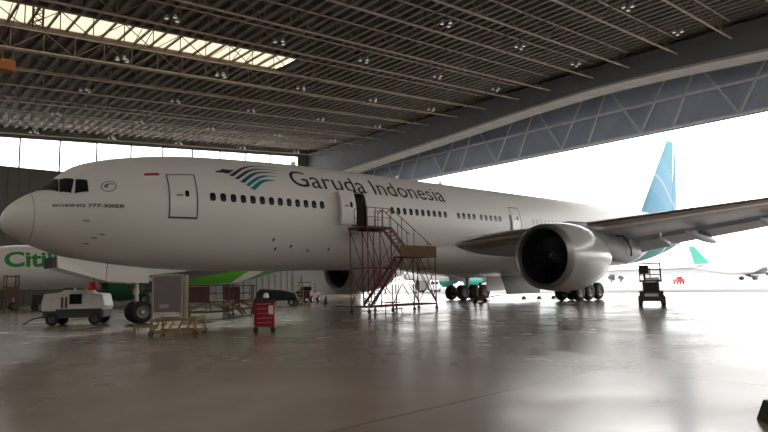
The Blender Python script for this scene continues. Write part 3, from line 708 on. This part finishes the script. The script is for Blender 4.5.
# ------------------------------------------------------------------ smaller jets: one in the hangar, two on the apron
FARFIN = mat('far_fin_teal', (0.06, 0.27, 0.21), 0.6, var=.05, spec=.2)
def small_jet(label, loc, rz, paint, cowl, title=None, tcol=None, finm=None):
    r = thing('jet_airliner', label, 'airplane', loc, rz)
    X = [0, .15, .6, 1.3, 2.2, 3.4, 5.0, 7, 24, 27, 30, 33, 35.5, 37.4]
    T = [3.3, 3.6, 4.05, 4.5, 5.1, 5.55, 5.8, 5.85, 5.85, 5.85, 5.8, 5.7, 5.5, 5.2]
    B = [3.3, 3.0, 2.65, 2.35, 2.1, 1.92, 1.83, 1.8, 1.8, 2.15, 2.75, 3.5, 4.2, 4.9]
    W = [0, .3, .75, 1.15, 1.5, 1.78, 1.93, 1.975, 1.975, 1.9, 1.65, 1.2, .7, .15]
    def SJ(x, phi, off=0):
        t, b, wd = hermite(x, X, T), hermite(x, X, B), hermite(x, X, W); p = R(phi)
        return Vector((x, -(wd+off)*math.cos(p), (t+b)/2+((t-b)/2+off)*math.sin(p)))
    st = [.01, .08, .2, .45, .8, 1.3, 1.8, 2.3, 3, 4, 5, 7, 12, 18, 24, 25.5, 27, 28.5, 30, 31.5, 33, 34.5, 36, 37.4]
    f = MB().loft([[SJ(x, 10*k) for k in range(36)] for x in st]).build('fuselage', paint, r, smooth=True, angle=60)
    for s_ in (-1, 1):
        wsj = [(1.5, 11.6, 2.35, 7.2, .13, .05), (6.4, 15.0, 2.85, 4.3, .12, .05), (17.0, 21.6, 3.9, 1.5, .1, .03)]
        MB().loft([section(*q, 0.0, 1.0, s_) for q in wsj]).build('wing', GREYP, r, smooth=True)
        slab((32.4, 35.6, .4, 4.9), (35.3, 36.8, 6.2, 5.5), .1, True, s_).build('tailplane', WHITE, r, smooth=True)
        e = MB().lathe([(.25, .98), (.0, .92), (.2, .84), (.6, .8), (.25, .98), (1.0, 1.1), (2.0, 1.1), (3.0, .92), (3.1, .86), (2.6, .85)], (10.9, s_*5.75, 1.72), 'X', 32).build('engine_cowl', cowl, r, smooth=True)
        MB().lathe([(.7, .02), (.75, .8)], (10.9, s_*5.75, 1.72), 'X', 24).build('fan', FANM, e)
        MB().lathe([(2.5, .62), (3.6, .5), (4.3, .3)], (10.9, s_*5.75, 1.72), 'X', 24).build('core_nozzle', DARKM, e, smooth=True)
        MB().loft([[(x, s_*5.75+w_*sg, z) for sg, z in ((-1, z0), (1, z0), (1, z1), (-1, z1))] for x, z0, z1, w_ in ((12.2, 2.7, 2.85, .08), (14, 2.3, 3.1, .15), (17, 2.5, 2.9, .1))]).build('pylon', WHITE, e)
        g = MB().bar((17.8, s_*3.8, .58), (17.8, s_*3.8, 2.6), .13).build('main_gear', OFFW, r)
        for q in (-.46, .46): wheel((17.8, s_*3.8+q, .58), .58, .42, g)
    slab((29.8, 35.4, 5.5, 0), (35.0, 37.0, 11.76, 0), .1, False).build('tail_fin', finm or paint, r, smooth=True)
    g = MB().bar((5.07, 0, .38), (5.0, 0, 2.2), .09).build('nose_gear', OFFW, r)
    for q in (-.25, .25): wheel((5.07, q, .38), .38, .22, g)
    b = MB()
    for k in range(30):
        x = 7.6+.53*k*1.0
        if x > 27: break
        vs = [SJ(x+.12*math.cos(t), 12+5.5*math.sin(t), .012) for t in [2*PI*j/10 for j in range(10)]]
        b.add(vs, [tuple(range(10))])
    if title is None: b.build('cabin_window_row', GLASS, f)
    b = MB(); b.add([SJ(1.45, 78, .012), SJ(1.9, 80, .012), SJ(2.6, 36, .012), SJ(2.6, 20, .012), SJ(2.0, 22, .012), SJ(1.5, 40, .012)], [(0, 1, 2, 3, 4, 5)]); b.build('cockpit_window', GLASS, f)
    if title:
        def mp(x, z0, s): return SJ(x, math.degrees(math.asin(max(-1, min(1, (z0-3.825)/2.025))))+math.degrees(s/2.0), .012)
        letters('title_lettering', title, 3.9, 6.6, 3.85, 1.35, tcol, f, mp, .035)
    return r
small_jet('white and green jet airliner parked behind the big jet nose at far left', (1.7, 32.0, 0), 0, GJETP, DGREEN, 'Citilink', GREEN)
small_jet('white jet with teal rear body out on the apron behind the landing gear', (72, 50.8, 0), R(-22), TJETP, TEALG)
small_jet('distant white jet with green tail fin out on the bright apron at right', (234.0, 24.2, 0), R(137), WHITE, WHITE, finm=FARFIN)

# ------------------------------------------------------------------ red docking stand at the open door
SX, SY = 16.25, -3.3
t = thing('docking_stand', 'red tubular docking stand with stairs at the open aircraft door', 'stairs', (SX, SY, 0))
LEN, WID, PH, LH = 5.4, 1.55, 4.72, 3.15
def caster(x, y, parent, r=.11, wheelm=RUBBER):
    c_ = MB().bar((x, y, r*1.2), (x, y, .42), .035).box((x, y, r*2.1), (.1, .1, .03)).build('caster', DKGREY, parent)
    MB().lathe([(-.03, r*.3), (-.035, r*.9), (0, r), (.035, r*.9), (.03, r*.3)], (x+.02, y, r), 'Y', 16).build('wheel', wheelm, c_, smooth=True)
    return c_
for x, h in ((.05, PH), (.95, PH), (1.8, PH), (3.5, LH), (LEN, LH)):
    for y in (-.05, -WID): MB().bar((x, y, .3), (x, y, h), .034, 8).build('leg', REDST, t)
for x in (.05, 1.8, 3.5, LEN):
    for y in (-.05, -WID): caster(x, y, t)
b = MB()
for y in (-.05, -WID): b.box((LEN/2, y, .36), (LEN+.1, .07, .08))
for x in (.05, 1.8, 3.5, LEN): b.box((x, -WID/2, .36), (.07, WID, .08))
b.build('base_frame', RUST, t)
for y in (-.05, -WID):
    b = MB()
    for (xa, za, xb, zb) in ((.05, .4, .95, 2.5), (.95, 2.5, .05, 4.6), (.95, .4, 1.8, 2.5), (1.8, 2.5, .95, 4.6), (1.8, .4, 3.5, 3.0), (1.8, 2.6, 3.5, .4), (3.5, .4, 4.1, 3.1), (4.1, 3.1, LEN, .4), (3.5, 3.1, LEN, .45), (4.75, 3.1, LEN, .4)):
        b.bar((xa, y, za), (xb, y, zb), .025, 6)
    b.bar((0.05, y, 2.5), (1.8, y, 2.5), .026, 6); b.bar((1.8, y, 1.8), (3.5, y, 1.8), .024, 6)
    b.build('cross_brace', REDST, t)
for x in (.05, 1.8, LEN):
    MB().bar((x, -.05, .4), (x, -WID, 2.4), .024, 6).bar((x, -WID, .4), (x, -.05, 2.4), .024, 6).bar((x, -.05, 2.45), (x, -WID, 2.45), .024, 6).build('cross_brace', REDST, t)
MB().box((.92, -WID/2+.02, PH+.0), (1.9, WID+.06, .12)).box((.92, -WID/2, PH-.12), (1.8, .12, .14)).build('platform', mat('platform_dark_red', (.09, .02, .026), .7, var=.2), t)
MB().box((4.42, -WID/2, LH), (2.0, WID+.1, .1)).build('landing', PLANK, t)
MB().box((3.95, -WID-.06, LH+.28), (3.0, .03, .66)).build('landing_side_board', PLANK, t)
def flight(xa, za, xb, zb, ya, yb, n):
    for y in (ya, yb):
        d = Vector((xb-xa, 0, zb-za)); MB().box(((xa+xb)/2, y, (za+zb)/2), (d.length, .05, .18), ry=math.atan2(za-zb, xb-xa)).build('stringer', REDST, t)
    for k in range(1, n):
        u = k/n; MB().box((xa+(xb-xa)*u, (ya+yb)/2, za+(zb-za)*u), (.27, abs(yb-ya), .035)).build('tread', mat('tread_pale', (.30, .24, .21), .6, var=.2), t)
flight(1.85, PH, 3.5, LH, -.82, -WID+.05, 8)
flight(3.45, LH-.05, 0.9, .4, -.1, -.75, 13)
def rail(b, pts, hgt=1.08, mid=True, r=.022):
    top = [Vector(p)+Vector((0, 0, hgt)) for p in pts]; b.path(top, r)
    if mid: b.path([Vector(p)+Vector((0, 0, hgt*.52)) for p in pts], r*.8)
    for p in pts: b.bar(p, Vector(p)+Vector((0, 0, hgt)), r)
b = MB(); rail(b, [(.05, -.45, PH), (.05, -WID, PH), (.65, -WID, PH), (1.2, -WID, PH), (1.82, -WID, PH)]); b.build('guard_rail', REDST, t)
b = MB(); rail(b, [(1.82, -.15, PH), (1.82, -.45, PH), (1.82, -.8, PH)]); b.build('guard_rail', REDST, t)
for y, xe in ((-.82, 4.0), (-WID, 5.1)):
    b = MB(); q = (xe-1.85); zs = (PH-LH)/1.65
    b.path([(1.5, y, PH+.85), (1.85, y, PH+1.12), (xe, y, PH+1.12-.62*q)], .032)
    for u in (.25, .55, .9): b.bar((1.85+q*u, y, max(LH, PH-zs*q*u)), (1.85+q*u, y, PH+1.12-.62*q*u), .022)
    b.build('handrail', DKGREY, t)
for y in (-.1, -.75): MB().path([(3.3, y, LH+.9), (.95, y, 1.25), (.95, y, .4)], .022).build('lower_handrail', REDST, t)
# small maroon stool by the stand
t = thing('step_stool', 'small maroon step stool beside the foot of the docking stand', 'stool', (16.6, -6.35, 0), R(10))
MB().box((0, 0, .62), (.75, .5, .06)).build('top', REDST, t); MB().box((0.0, -.32, .3), (.75, .28, .05)).build('step', REDST, t)
for x in (-.33, .33):
    for y in (-.4, .2): MB().bar((x, y, 0), (x*.95, y*.8, .62 if y > 0 else .5), .025).build('leg', DKGREY, t)

# ------------------------------------------------------------------ ground power unit
t = thing('ground_power_unit', 'white wheeled ground power unit under the aircraft nose', 'ground vehicle', (3.75, 1.95, 0), R(-35))
t.scale = (.88, .88, .93)
prof_ = [(-1.6, .74), (1.55, .74), (1.6, .95), (1.45, 1.55), (.75, 1.62), (.6, 1.78), (-.5, 1.78), (-.65, 1.66), (-1.5, 1.6), (-1.62, 1.1)]
MB().prism([(x, -.75, z) for x, z in prof_], (0, 1.5, 0)).build('body', OFFW, t, bevel=.05)
MB().box((0, 0, .56), (3.05, 1.42, .36)).build('chassis', DKGREY, t)
MB().box((.12, -.765, 1.32), (.62, .04, .5)).build('control_window', GLASS, t)
b = MB()
for x in (-.35, -.55): b.box((x, -.765, 1.15), (.12, .03, .55))
b.build('louver', DKGREY, t)
MB().box((.3, -.765, .78), (2.3, .03, .1)).build('side_stripe', DKGREY, t)
MB().box((-.45, 0, 1.83), (.5, .4, .12)).build('exhaust_box', DKGREY, t)
for x in (-1.05, 1.1):
    for y in (-.68, .68): wheel((x, y, .33), .33, .2, t, DKGREY)
MB().path([(-1.5, 0, .5), (-2.3, 0, .35), (-2.75, -.1, .06)], .04).build('drawbar', DKGREY, t)
t = thing('safety_cone', 'red cone standing on top of the white power unit', 'cone', (3.75+.55*math.cos(R(-35))+.2*math.sin(R(35)), 1.95+.55*math.sin(R(-35))+.2*math.cos(R(35)), 1.66))
MB().lathe([(0.02, .30), (.05, .28), (.66, .06), (.68, .0)], (0, 0, 0), 'Z', 20).build('cone_body', CONE, t, smooth=True); MB().box((0, 0, .015), (.62, .62, .03)).build('base', CONE, t)

# ------------------------------------------------------------------ yellow frame stand with a mauve-grey panel
t = thing('panel_stand', 'yellow wheeled frame stand carrying a mauve-grey board', 'stand', (3.9, -8.65, 0), R(-42))
MB().box((-.2, 0, 1.42), (.96, .05, 1.25)).build('board', PANELG, t)
b = MB()
for x in (-.72, .30): b.box((x, 0, 1.23), (.06, .07, 1.75))
b.box((-.25, 0, 2.08), (1.1, .07, .06)).box((.43, .05, 1.2), (.11, .07, 1.75)); b.build('board_frame', BEIGE, t)
b = MB()
for y in (-.55, .55): b.bar((-.55, y, .14), (.95, y, .14), .045); b.bar((-.55, y, .55), (.95, y, .55), .04)
for x in (-.55, .1, .95): b.bar((x, -.55, .14), (x, .55, .14), .04); b.bar((x, -.55, .55), (x, .55, .55), .035)
for x in (-.55, .95):
    for y in (-.55, .55): b.bar((x, y, .1), (x, y, .62), .045)
b.bar((-.55, .1, .3), (-1.45, .25, .3), .04).bar((-1.42, .25, 0.02), (-1.42, .25, .32), .05)
b.build('base_frame', YEL, t)
b = MB()
for x in (-.5, -.25, 0.0, .3, .6): b.bar((x, -.55, .16), (x+.25, -.55, .55), .03)
b.build('lacing', YEL, t)
for x in (-.55, .95):
    for y in (-.55, .55): MB().lathe([(-.04, .03), (-.04, .1), (.04, .1), (.04, .03)], (x, y, .1), 'Y', 14).build('wheel', DKGREY, t)
MB().box((-.32, -.03, 1.0), (.32, .015, .12)).build('paper_note', mat('note_pale_violet', (.42, .38, .46), .7), t)

# ------------------------------------------------------------------ red tool cart
t = thing('tool_cart', 'red wheeled tool cart with black top on the open floor', 'cart', (6.5, -10.4, 0), R(-30))
MB().box((0, 0, .62), (.72, .5, .86)).build('cabinet', REDC, t, bevel=.02)
for k in range(5):
    d = MB().box((0, -.262, .29+.165*k), (.66, .03, .145)).build('drawer', REDC, t, bevel=.006)
    MB().box((0, -.285, .33+.165*k), (.5, .02, .02)).build('handle', METAL, d)
MB().box((0, 0, 1.08), (.76, .54, .06)).box((-.1, .05, 1.15), (.5, .36, .09)).build('top_tray', BLACKP, t, bevel=.01)
MB().box((.22, -.279, .78), (.16, .012, .3)).build('white_notice', FLAGW, t)
for x in (-.3, .3):
    for y in (-.18, .18):
        c_ = MB().bar((x, y, .1), (x, y, .2), .03).build('caster', DKGREY, t); MB().lathe([(-.025, .03), (-.025, .085), (.025, .085), (.025, .03)], (x, y, .085), 'Y', 14).build('wheel', RUBBER, c_)
MB().path([(.37, -.2, .95), (.45, -.2, .98), (.45, .2, .98), (.37, .2, .95)], .015).build('push_handle', METAL, t)
ctr = Vector((6.5, -10.4, 0)); 
def oncart(x, y, z): 
    a = R(-30); return (6.5+x*math.cos(a)-y*math.sin(a), -10.4+x*math.sin(a)+y*math.cos(a), z)
b = MB(); rr = []
for k in range(6):
    u = k/5; s_ = .10*(1-.35*u*u)*(1+.08*math.sin(5*u)); rr.append([(s_*math.cos(2*PI*j/12)*(1+.15*math.sin(3*j)), s_*.8*math.sin(2*PI*j/12), 0.005+.17*u) for j in range(12)])
o = MB().loft(rr).build('paper_bag', FLAGW, smooth=True); o.location = oncart(.06, .05, 1.197); tag(o, 'crumpled white bag on the black top of the red cart', 'bag')


# ------------------------------------------------------------------ low brown work stands under the belly
def work_stand(label, loc, rz, L_, H):
    t = thing('work_stand', label, 'stand', loc, rz, 'low work stands under the belly')
    MB().box((0, 0, H), (L_, 1.1, .07)).build('deck', PLANK, t)
    for x in (-L_/2+.08, 0, L_/2-.08):
        for y in (-.5, .5): MB().bar((x, y, .2), (x, y, H+(.95 if abs(x) > .1 else 0)), .035).build('leg', RUST, t)
    for x in (-L_/2+.08, L_/2-.08):
        for y in (-.5, .5): caster(x, y, t, .1)
    b = MB()
    for y in (-.5, .5):
        b.bar((-L_/2, y, .3), (L_/2, y, .3), .03); b.bar((-L_/2, y, H+.9), (L_/2, y, H+.9), .025); b.bar((-L_/2, y, H+.45), (L_/2, y, H+.45), .022)
        b.bar((-L_/2, y, .3), (0, y, H), .025); b.bar((0, y, H), (L_/2, y, .3), .025)
    b.build('rail_and_brace', RUST, t)
    b = MB()
    for k in range(4): b.box((L_/2+.15+.16*k, 0, H-.2-.2*k), (.2, .8, .03))
    for y in (-.42, .42): b.box((L_/2+.35, y, H*.5+.05), (.95, .04, .1), ry=R(48))
    b.build('steps', RUST, t)
    MB().box((-L_*.18, -.53, H+.42), (L_*.5, .03, .8)).build('side_panel', mat('side_panel_red_brown', (.13, .065, .055), .7, var=.25, scale=3), t)
    return t
work_stand('longer low brown work stand, nearest behind the board frame', (10.2, 1.5, 0), R(-40), 2.6, .85)
work_stand('shorter low brown work stand, farther back towards the red tool cart', (13.2, 3.6, 0), R(-35), 1.8, .8)
t = thing('orange_dock', 'rusty orange dock stand cut by the left picture edge', 'stand', (5.6, 27.0, 0))
MB().box((0, 0, 1.2), (.9, 1.2, .08)).box((0, 0, 2.0), (.9, 1.2, .08)).build('deck', RUST, t)
for x in (-.42, .42):
    for y in (-.55, .55): MB().bar((x, y, 0), (x, y, 3.0), .06).build('leg', RUST, t)
b = MB()
for y in (-.55, .55): b.bar((-.42, y, 2.9), (.42, y, 2.9), .04).bar((-.42, y, .2), (.42, y, 1.9), .03)
MB().box((0, -.62, 1.6), (.8, .04, .7)).build('side_board', PLANK, t)
b.build('brace', RUST, t)
t = thing('baggage_cart', 'dark low cart parked under the green lettered jet', 'cart', (8.8, 29.0, 0), R(-10))
MB().box((0, 0, .55), (2.6, 1.3, .12)).build('deck', DKGREY, t); MB().box((-.2, 0, 1.0), (2.0, 1.2, .75)).build('cover', mat('cover_slate', (.05, .06, .075), .7, var=.1), t, bevel=.08)
for x in (-1, 1):
    for y in (-.55, .55): wheel((x, y, .25), .25, .16, t, DKGREY)
MB().bar((1.3, 0, .45), (2.2, 0, .12), .035).build('drawbar', DKGREY, t)

# ------------------------------------------------------------------ things behind, between nose and engine
def cone(label, loc, m):
    t = thing('safety_cone', label, 'cone', loc)
    MB().lathe([(0.03, .2), (.06, .17), (.7, .035), (.72, .0)], (0, 0, 0), 'Z', 18).build('cone_body', m, t, smooth=True); MB().box((0, 0, .02), (.44, .44, .04)).build('base', BLACKP, t)
cone('dark traffic cone on the floor before the far engine', (26.0, 11.9, 0), mat('cone_dull', (.14, .035, .03), .6))
def tractor(label, loc, rz, m):
    t = thing('tow_tractor', label, 'ground vehicle', loc, rz)
    MB().prism([(-1.5, -.7, .4), (1.5, -.7, .4), (1.5, -.7, .95), (.4, -.7, 1.05), (.2, -.7, .95), (-.6, -.7, .95), (-.75, -.7, 1.15), (-1.5, -.7, 1.1)], (0, 1.4, 0)).build('body', m, t, bevel=.04)
    MB().box((-.25, 0, .98), (.6, 1.1, .2)).box((-.55, 0, 1.25), (.14, 1.1, .5)).build('driver_seat', BLACKP, t)
    MB().path([(.3, -.6, 1.0), (.2, -.6, 1.9), (-.9, -.6, 1.9), (-1, -.6, 1.1)], .03).path([(.3, .6, 1.0), (.2, .6, 1.9), (-.9, .6, 1.9), (-1, .6, 1.1)], .03).box((-.35, 0, 1.92), (1.4, 1.35, .05)).build('canopy', m, t)
    for x in (-.95, .95):
        for y in (-.65, .65): wheel((x, y, .36), .36, .22, t, OFFW)
    return t
tractor('red tow tractor standing far under the belly beyond the tool cart', (28.0, 17.3, 0), R(35), REDST)
tractor('small red tow tractor parked on the far bright apron', (131, 23.8, 0), R(40), CONE)
t = thing('covered_trailer', 'low dark blue covered trailer under the belly behind the red tool cart', 'trailer', (22.0, 13.2, 0), R(-38))
MB().box((0, 0, .5), (3.4, 1.4, .14)).build('deck', DKGREY, t); MB().prism([(-1.65, -.65, .57), (1.65, -.65, .57), (1.5, -.65, 1.0), (.5, -.65, 1.25), (-1.3, -.65, 1.4), (-1.65, -.65, 1.1)], (0, 1.3, 0)).build('tarpaulin', mat('tarpaulin_dark_blue', (.03, .04, .06), .7, var=.15), t, bevel=.06)
for x in (-1.2, 1.2):
    for y in (-.62, .62): wheel((x, y, .28), .28, .18, t, OFFW)
MB().bar((1.7, 0, .45), (2.7, 0, .15), .035).build('drawbar', DKGREY, t)
t = thing('step_ladder', 'grey post ladder frame under the belly beside the far tow tractor', 'ladder', (25.0, 14.8, 0))
b = MB()
for x in (-.55, .55):
    b.bar((x, -.3, 0), (x, 0, 2.5), .035); b.bar((x, .5, 0), (x, 0, 2.5), .03)
b.build('side_rail', BEIGE, t)
b = MB()
for k in range(1, 9): b.bar((-.55, -.3+.033*k, .28*k), (.55, -.3+.033*k, .28*k), .022)
b.build('rung', BEIGE, t)
def van(label, loc, rz, m, cat='ground vehicle'):
    t = thing('service_van', label, cat, loc, rz)
    MB().prism([(-2.2, -.9, .4), (2.2, -.9, .4), (2.25, -.9, 1.0), (1.55, -.9, 1.15), (1.0, -.9, 1.95), (-2.15, -.9, 2.0)], (0, 1.8, 0)).build('body', m, t, bevel=.06)
    MB().prism([(1.52, -.8, 1.2), (1.05, -.8, 1.85), (1.08, -.8, 1.87), (1.56, -.8, 1.2)], (0, 1.6, 0)).box((.35, -.905, 1.5), (1.0, .02, .45)).box((-1.0, -.905, 1.5), (1.4, .02, .45)).build('window', GLASS, t)
    for x in (-1.4, 1.4):
        for y in (-.82, .82): wheel((x, y, .34), .34, .22, t)
van('pale service van standing beyond the docking stand on the apron', (66, 37, 0), R(15), OFFW)
van('dark grey service van standing far left on the apron behind the stand', (70, 41.5, 0), R(-40), DKGREY)

# servicing jack by the far main wheels
t = thing('axle_jack', 'yellow and maroon axle jack beside the far main wheels', 'jack', (32.2, .3, 0), R(-40))
MB().box((0, 0, .22), (1.0, .6, .2)).box((.1, 0, .38), (.6, .4, .16)).build('base', YEL, t, bevel=.03)
MB().bar((.1, 0, .4), (.1, 0, 1.0), .16, 14).bar((.1, 0, 1.0), (.1, 0, 1.5), .1, 12).build('ram', REDST, t)
MB().bar((-.35, -.15, .3), (-.35, -.15, 1.35), .1, 12).bar((-.35, .15, .3), (-.35, .15, 1.35), .1, 12).build('gas_bottle', REDST, t)
MB().path([(.5, 0, .3), (1.5, 0, .5), (1.7, 0, .5)], .035).build('tow_handle', DKGREY, t)
for x in (-.38, .38):
    for y in (-.33, .33): MB().lathe([(-.04, .02), (-.04, .13), (.04, .13), (.04, .02)], (x, y, .13), 'Y', 14).build('wheel', RUBBER, t)

for i, (x, y) in enumerate(((38.6, .6), (39.4, -.4), (40.2, -1.3))):
    o = MB().prism([(-.22, -.12, 0), (.22, -.12, 0), (.1, -.12, .24), (-.06, -.12, .24)], (0, .24, 0)).build('wheel_chock', BLACKP, bevel=.01); o.location = (x, y, .001)
    tag(o, 'small dark wheel chock left of the near main wheels, %s from the left' % ORD[i], 'chock', 'chocks by the main wheels')
o = MB().prism([(-.12, -.1, 0), (.4, -.1, 0), (.4, -.1, .22), (-.02, -.1, .22)], (0, .3, 0)).build('wheel_chock', BLACKP, bevel=.015); o.location = (2.72, -27.18, .001); o.rotation_euler = (0, 0, -YAW)
tag(o, 'black rubber block cut by the lower right picture corner', 'chock')

# ------------------------------------------------------------------ scissor lift
t = thing('scissor_lift', 'dark scissor lift with guard rails standing on the bright floor at right', 'lift', (29.75, -14.15, 0), R(-66))
MB().box((0, 0, .55), (1.25, 1.9, .55)).box((-.55, 0, .3), (.2, 2.0, .3)).box((.55, 0, .3), (.2, 2.0, .3)).build('chassis', DKGREY, t, bevel=.03)
for x in (-.6, .6):
    for y in (-.7, .7): MB().lathe([(-.11, .08), (-.11, .25), (-.07, .28), (.07, .28), (.11, .25), (.11, .08)], (x, y, .28), 'X', 20, cap=True).build('wheel', RUBBER, t, smooth=True)
b = MB()
for k in range(3):
    z = .86+.17*k
    for x in (-.4, .4): b.box((x, 0, z+.06), (.07, 1.75, .07), rx=R(5)); b.box((x*.82, 0, z+.06), (.07, 1.75, .07), rx=R(-5))
b.build('scissor_arms', DARKM, t)
MB().box((0, 0, 1.08), (.8, 1.5, .5)).build('scissor_cover', BLACKP, t)
MB().box((0, 0, 1.40), (1.15, 1.9, .1)).build('platform', DKGREY, t)
b = MB()
for z in (1.75, 2.05, 2.4):
    b.path([(-.55, -.92, z), (.55, -.92, z), (.55, .92, z), (-.55, .92, z), (-.55, -.92, z)], .024)
for x in (-.55, 0, .55):
    for y in (-.92, .92): b.bar((x, y, 1.4), (x, y, 2.4), .024)
for x in (-.55, .55): b.bar((x, 0, 1.4), (x, 0, 2.4), .024)
b.build('guard_rail', DKGREY, t)
MB().box((-.3, -.75, 2.05), (.5, .3, .5)).box((-.3, -.75, 1.7), (.12, .12, .5)).build('control_box', BLACKP, t, bevel=.03)
b = MB().box((0, -.96, .62), (.7, .02, .16)).box((.1, -.96, 1.52), (.7, .02, .16)); b.build('white_plate', FLAGW, t)

# ------------------------------------------------------------------ far side of the apron
t = thing('terminal_building', 'long pale low building along the far edge of the apron', 'building', (360, 60, 0))
MB().box((0, 0, 3.2), (24, 420, 6.4)).build('wall', PALE, t); MB().box((0, 0, 6.6), (30, 424, .4)).build('roof', mat('pale_roof', (.6, .6, .6), .7), t)
b = MB()
for k in range(50): b.box((-12.1, -200+8.2*k, 3.8), (.2, 6.4, 1.2))
b.build('window_band', mat('window_band_grey', (.4, .42, .44), .4), t)
t = thing('low_shed', 'low pale shed on the apron edge at far right', 'building', (235, -22, 0), R(5))
MB().box((0, 0, 2.6), (16, 60, 5.2)).build('wall', PALE, t); MB().prism([(-9, -31, 5.2), (9, -31, 5.2), (0, -31, 7)], (0, 62, 0)).build('roof', mat('shed_roof', (.38, .39, .41), .7), t)
def tree(label, loc, h, s0):
    rnd = random.Random(s0); t = thing('tree', label, 'tree', loc, 0, 'trees at the apron edge')
    MB().bar((0, 0, 0), (0, 0, h*.5), .3, 8, .15).build('trunk', RUST, t)
    b = bmesh.new()
    for k in range(7):
        mm = Matrix.Translation((rnd.uniform(-1, 1)*h*.28, rnd.uniform(-1, 1)*h*.28, h*rnd.uniform(.45, .85))) @ Matrix.Scale(h*rnd.uniform(.16, .26), 4)
        bmesh.ops.create_icosphere(b, subdivisions=2, radius=1, matrix=mm)
    for v in b.verts: v.co += Vector((rnd.uniform(-.3, .3), rnd.uniform(-.3, .3), rnd.uniform(-.3, .3)))
    me = bpy.data.meshes.new('crown'); b.to_mesh(me); b.free(); me.materials.append(LEAF); o = bpy.data.objects.new('crown', me); COL.objects.link(o); o.parent = t
for i, (x, y, h, w_) in enumerate(((216, 82, 3.0, 'taller one right of the near engine'), (228, 84, 2.4, 'shorter one right of the near engine'))):
    tree('pale hazy tree across the apron, %s' % w_, (x, y, 0), h, i+3)
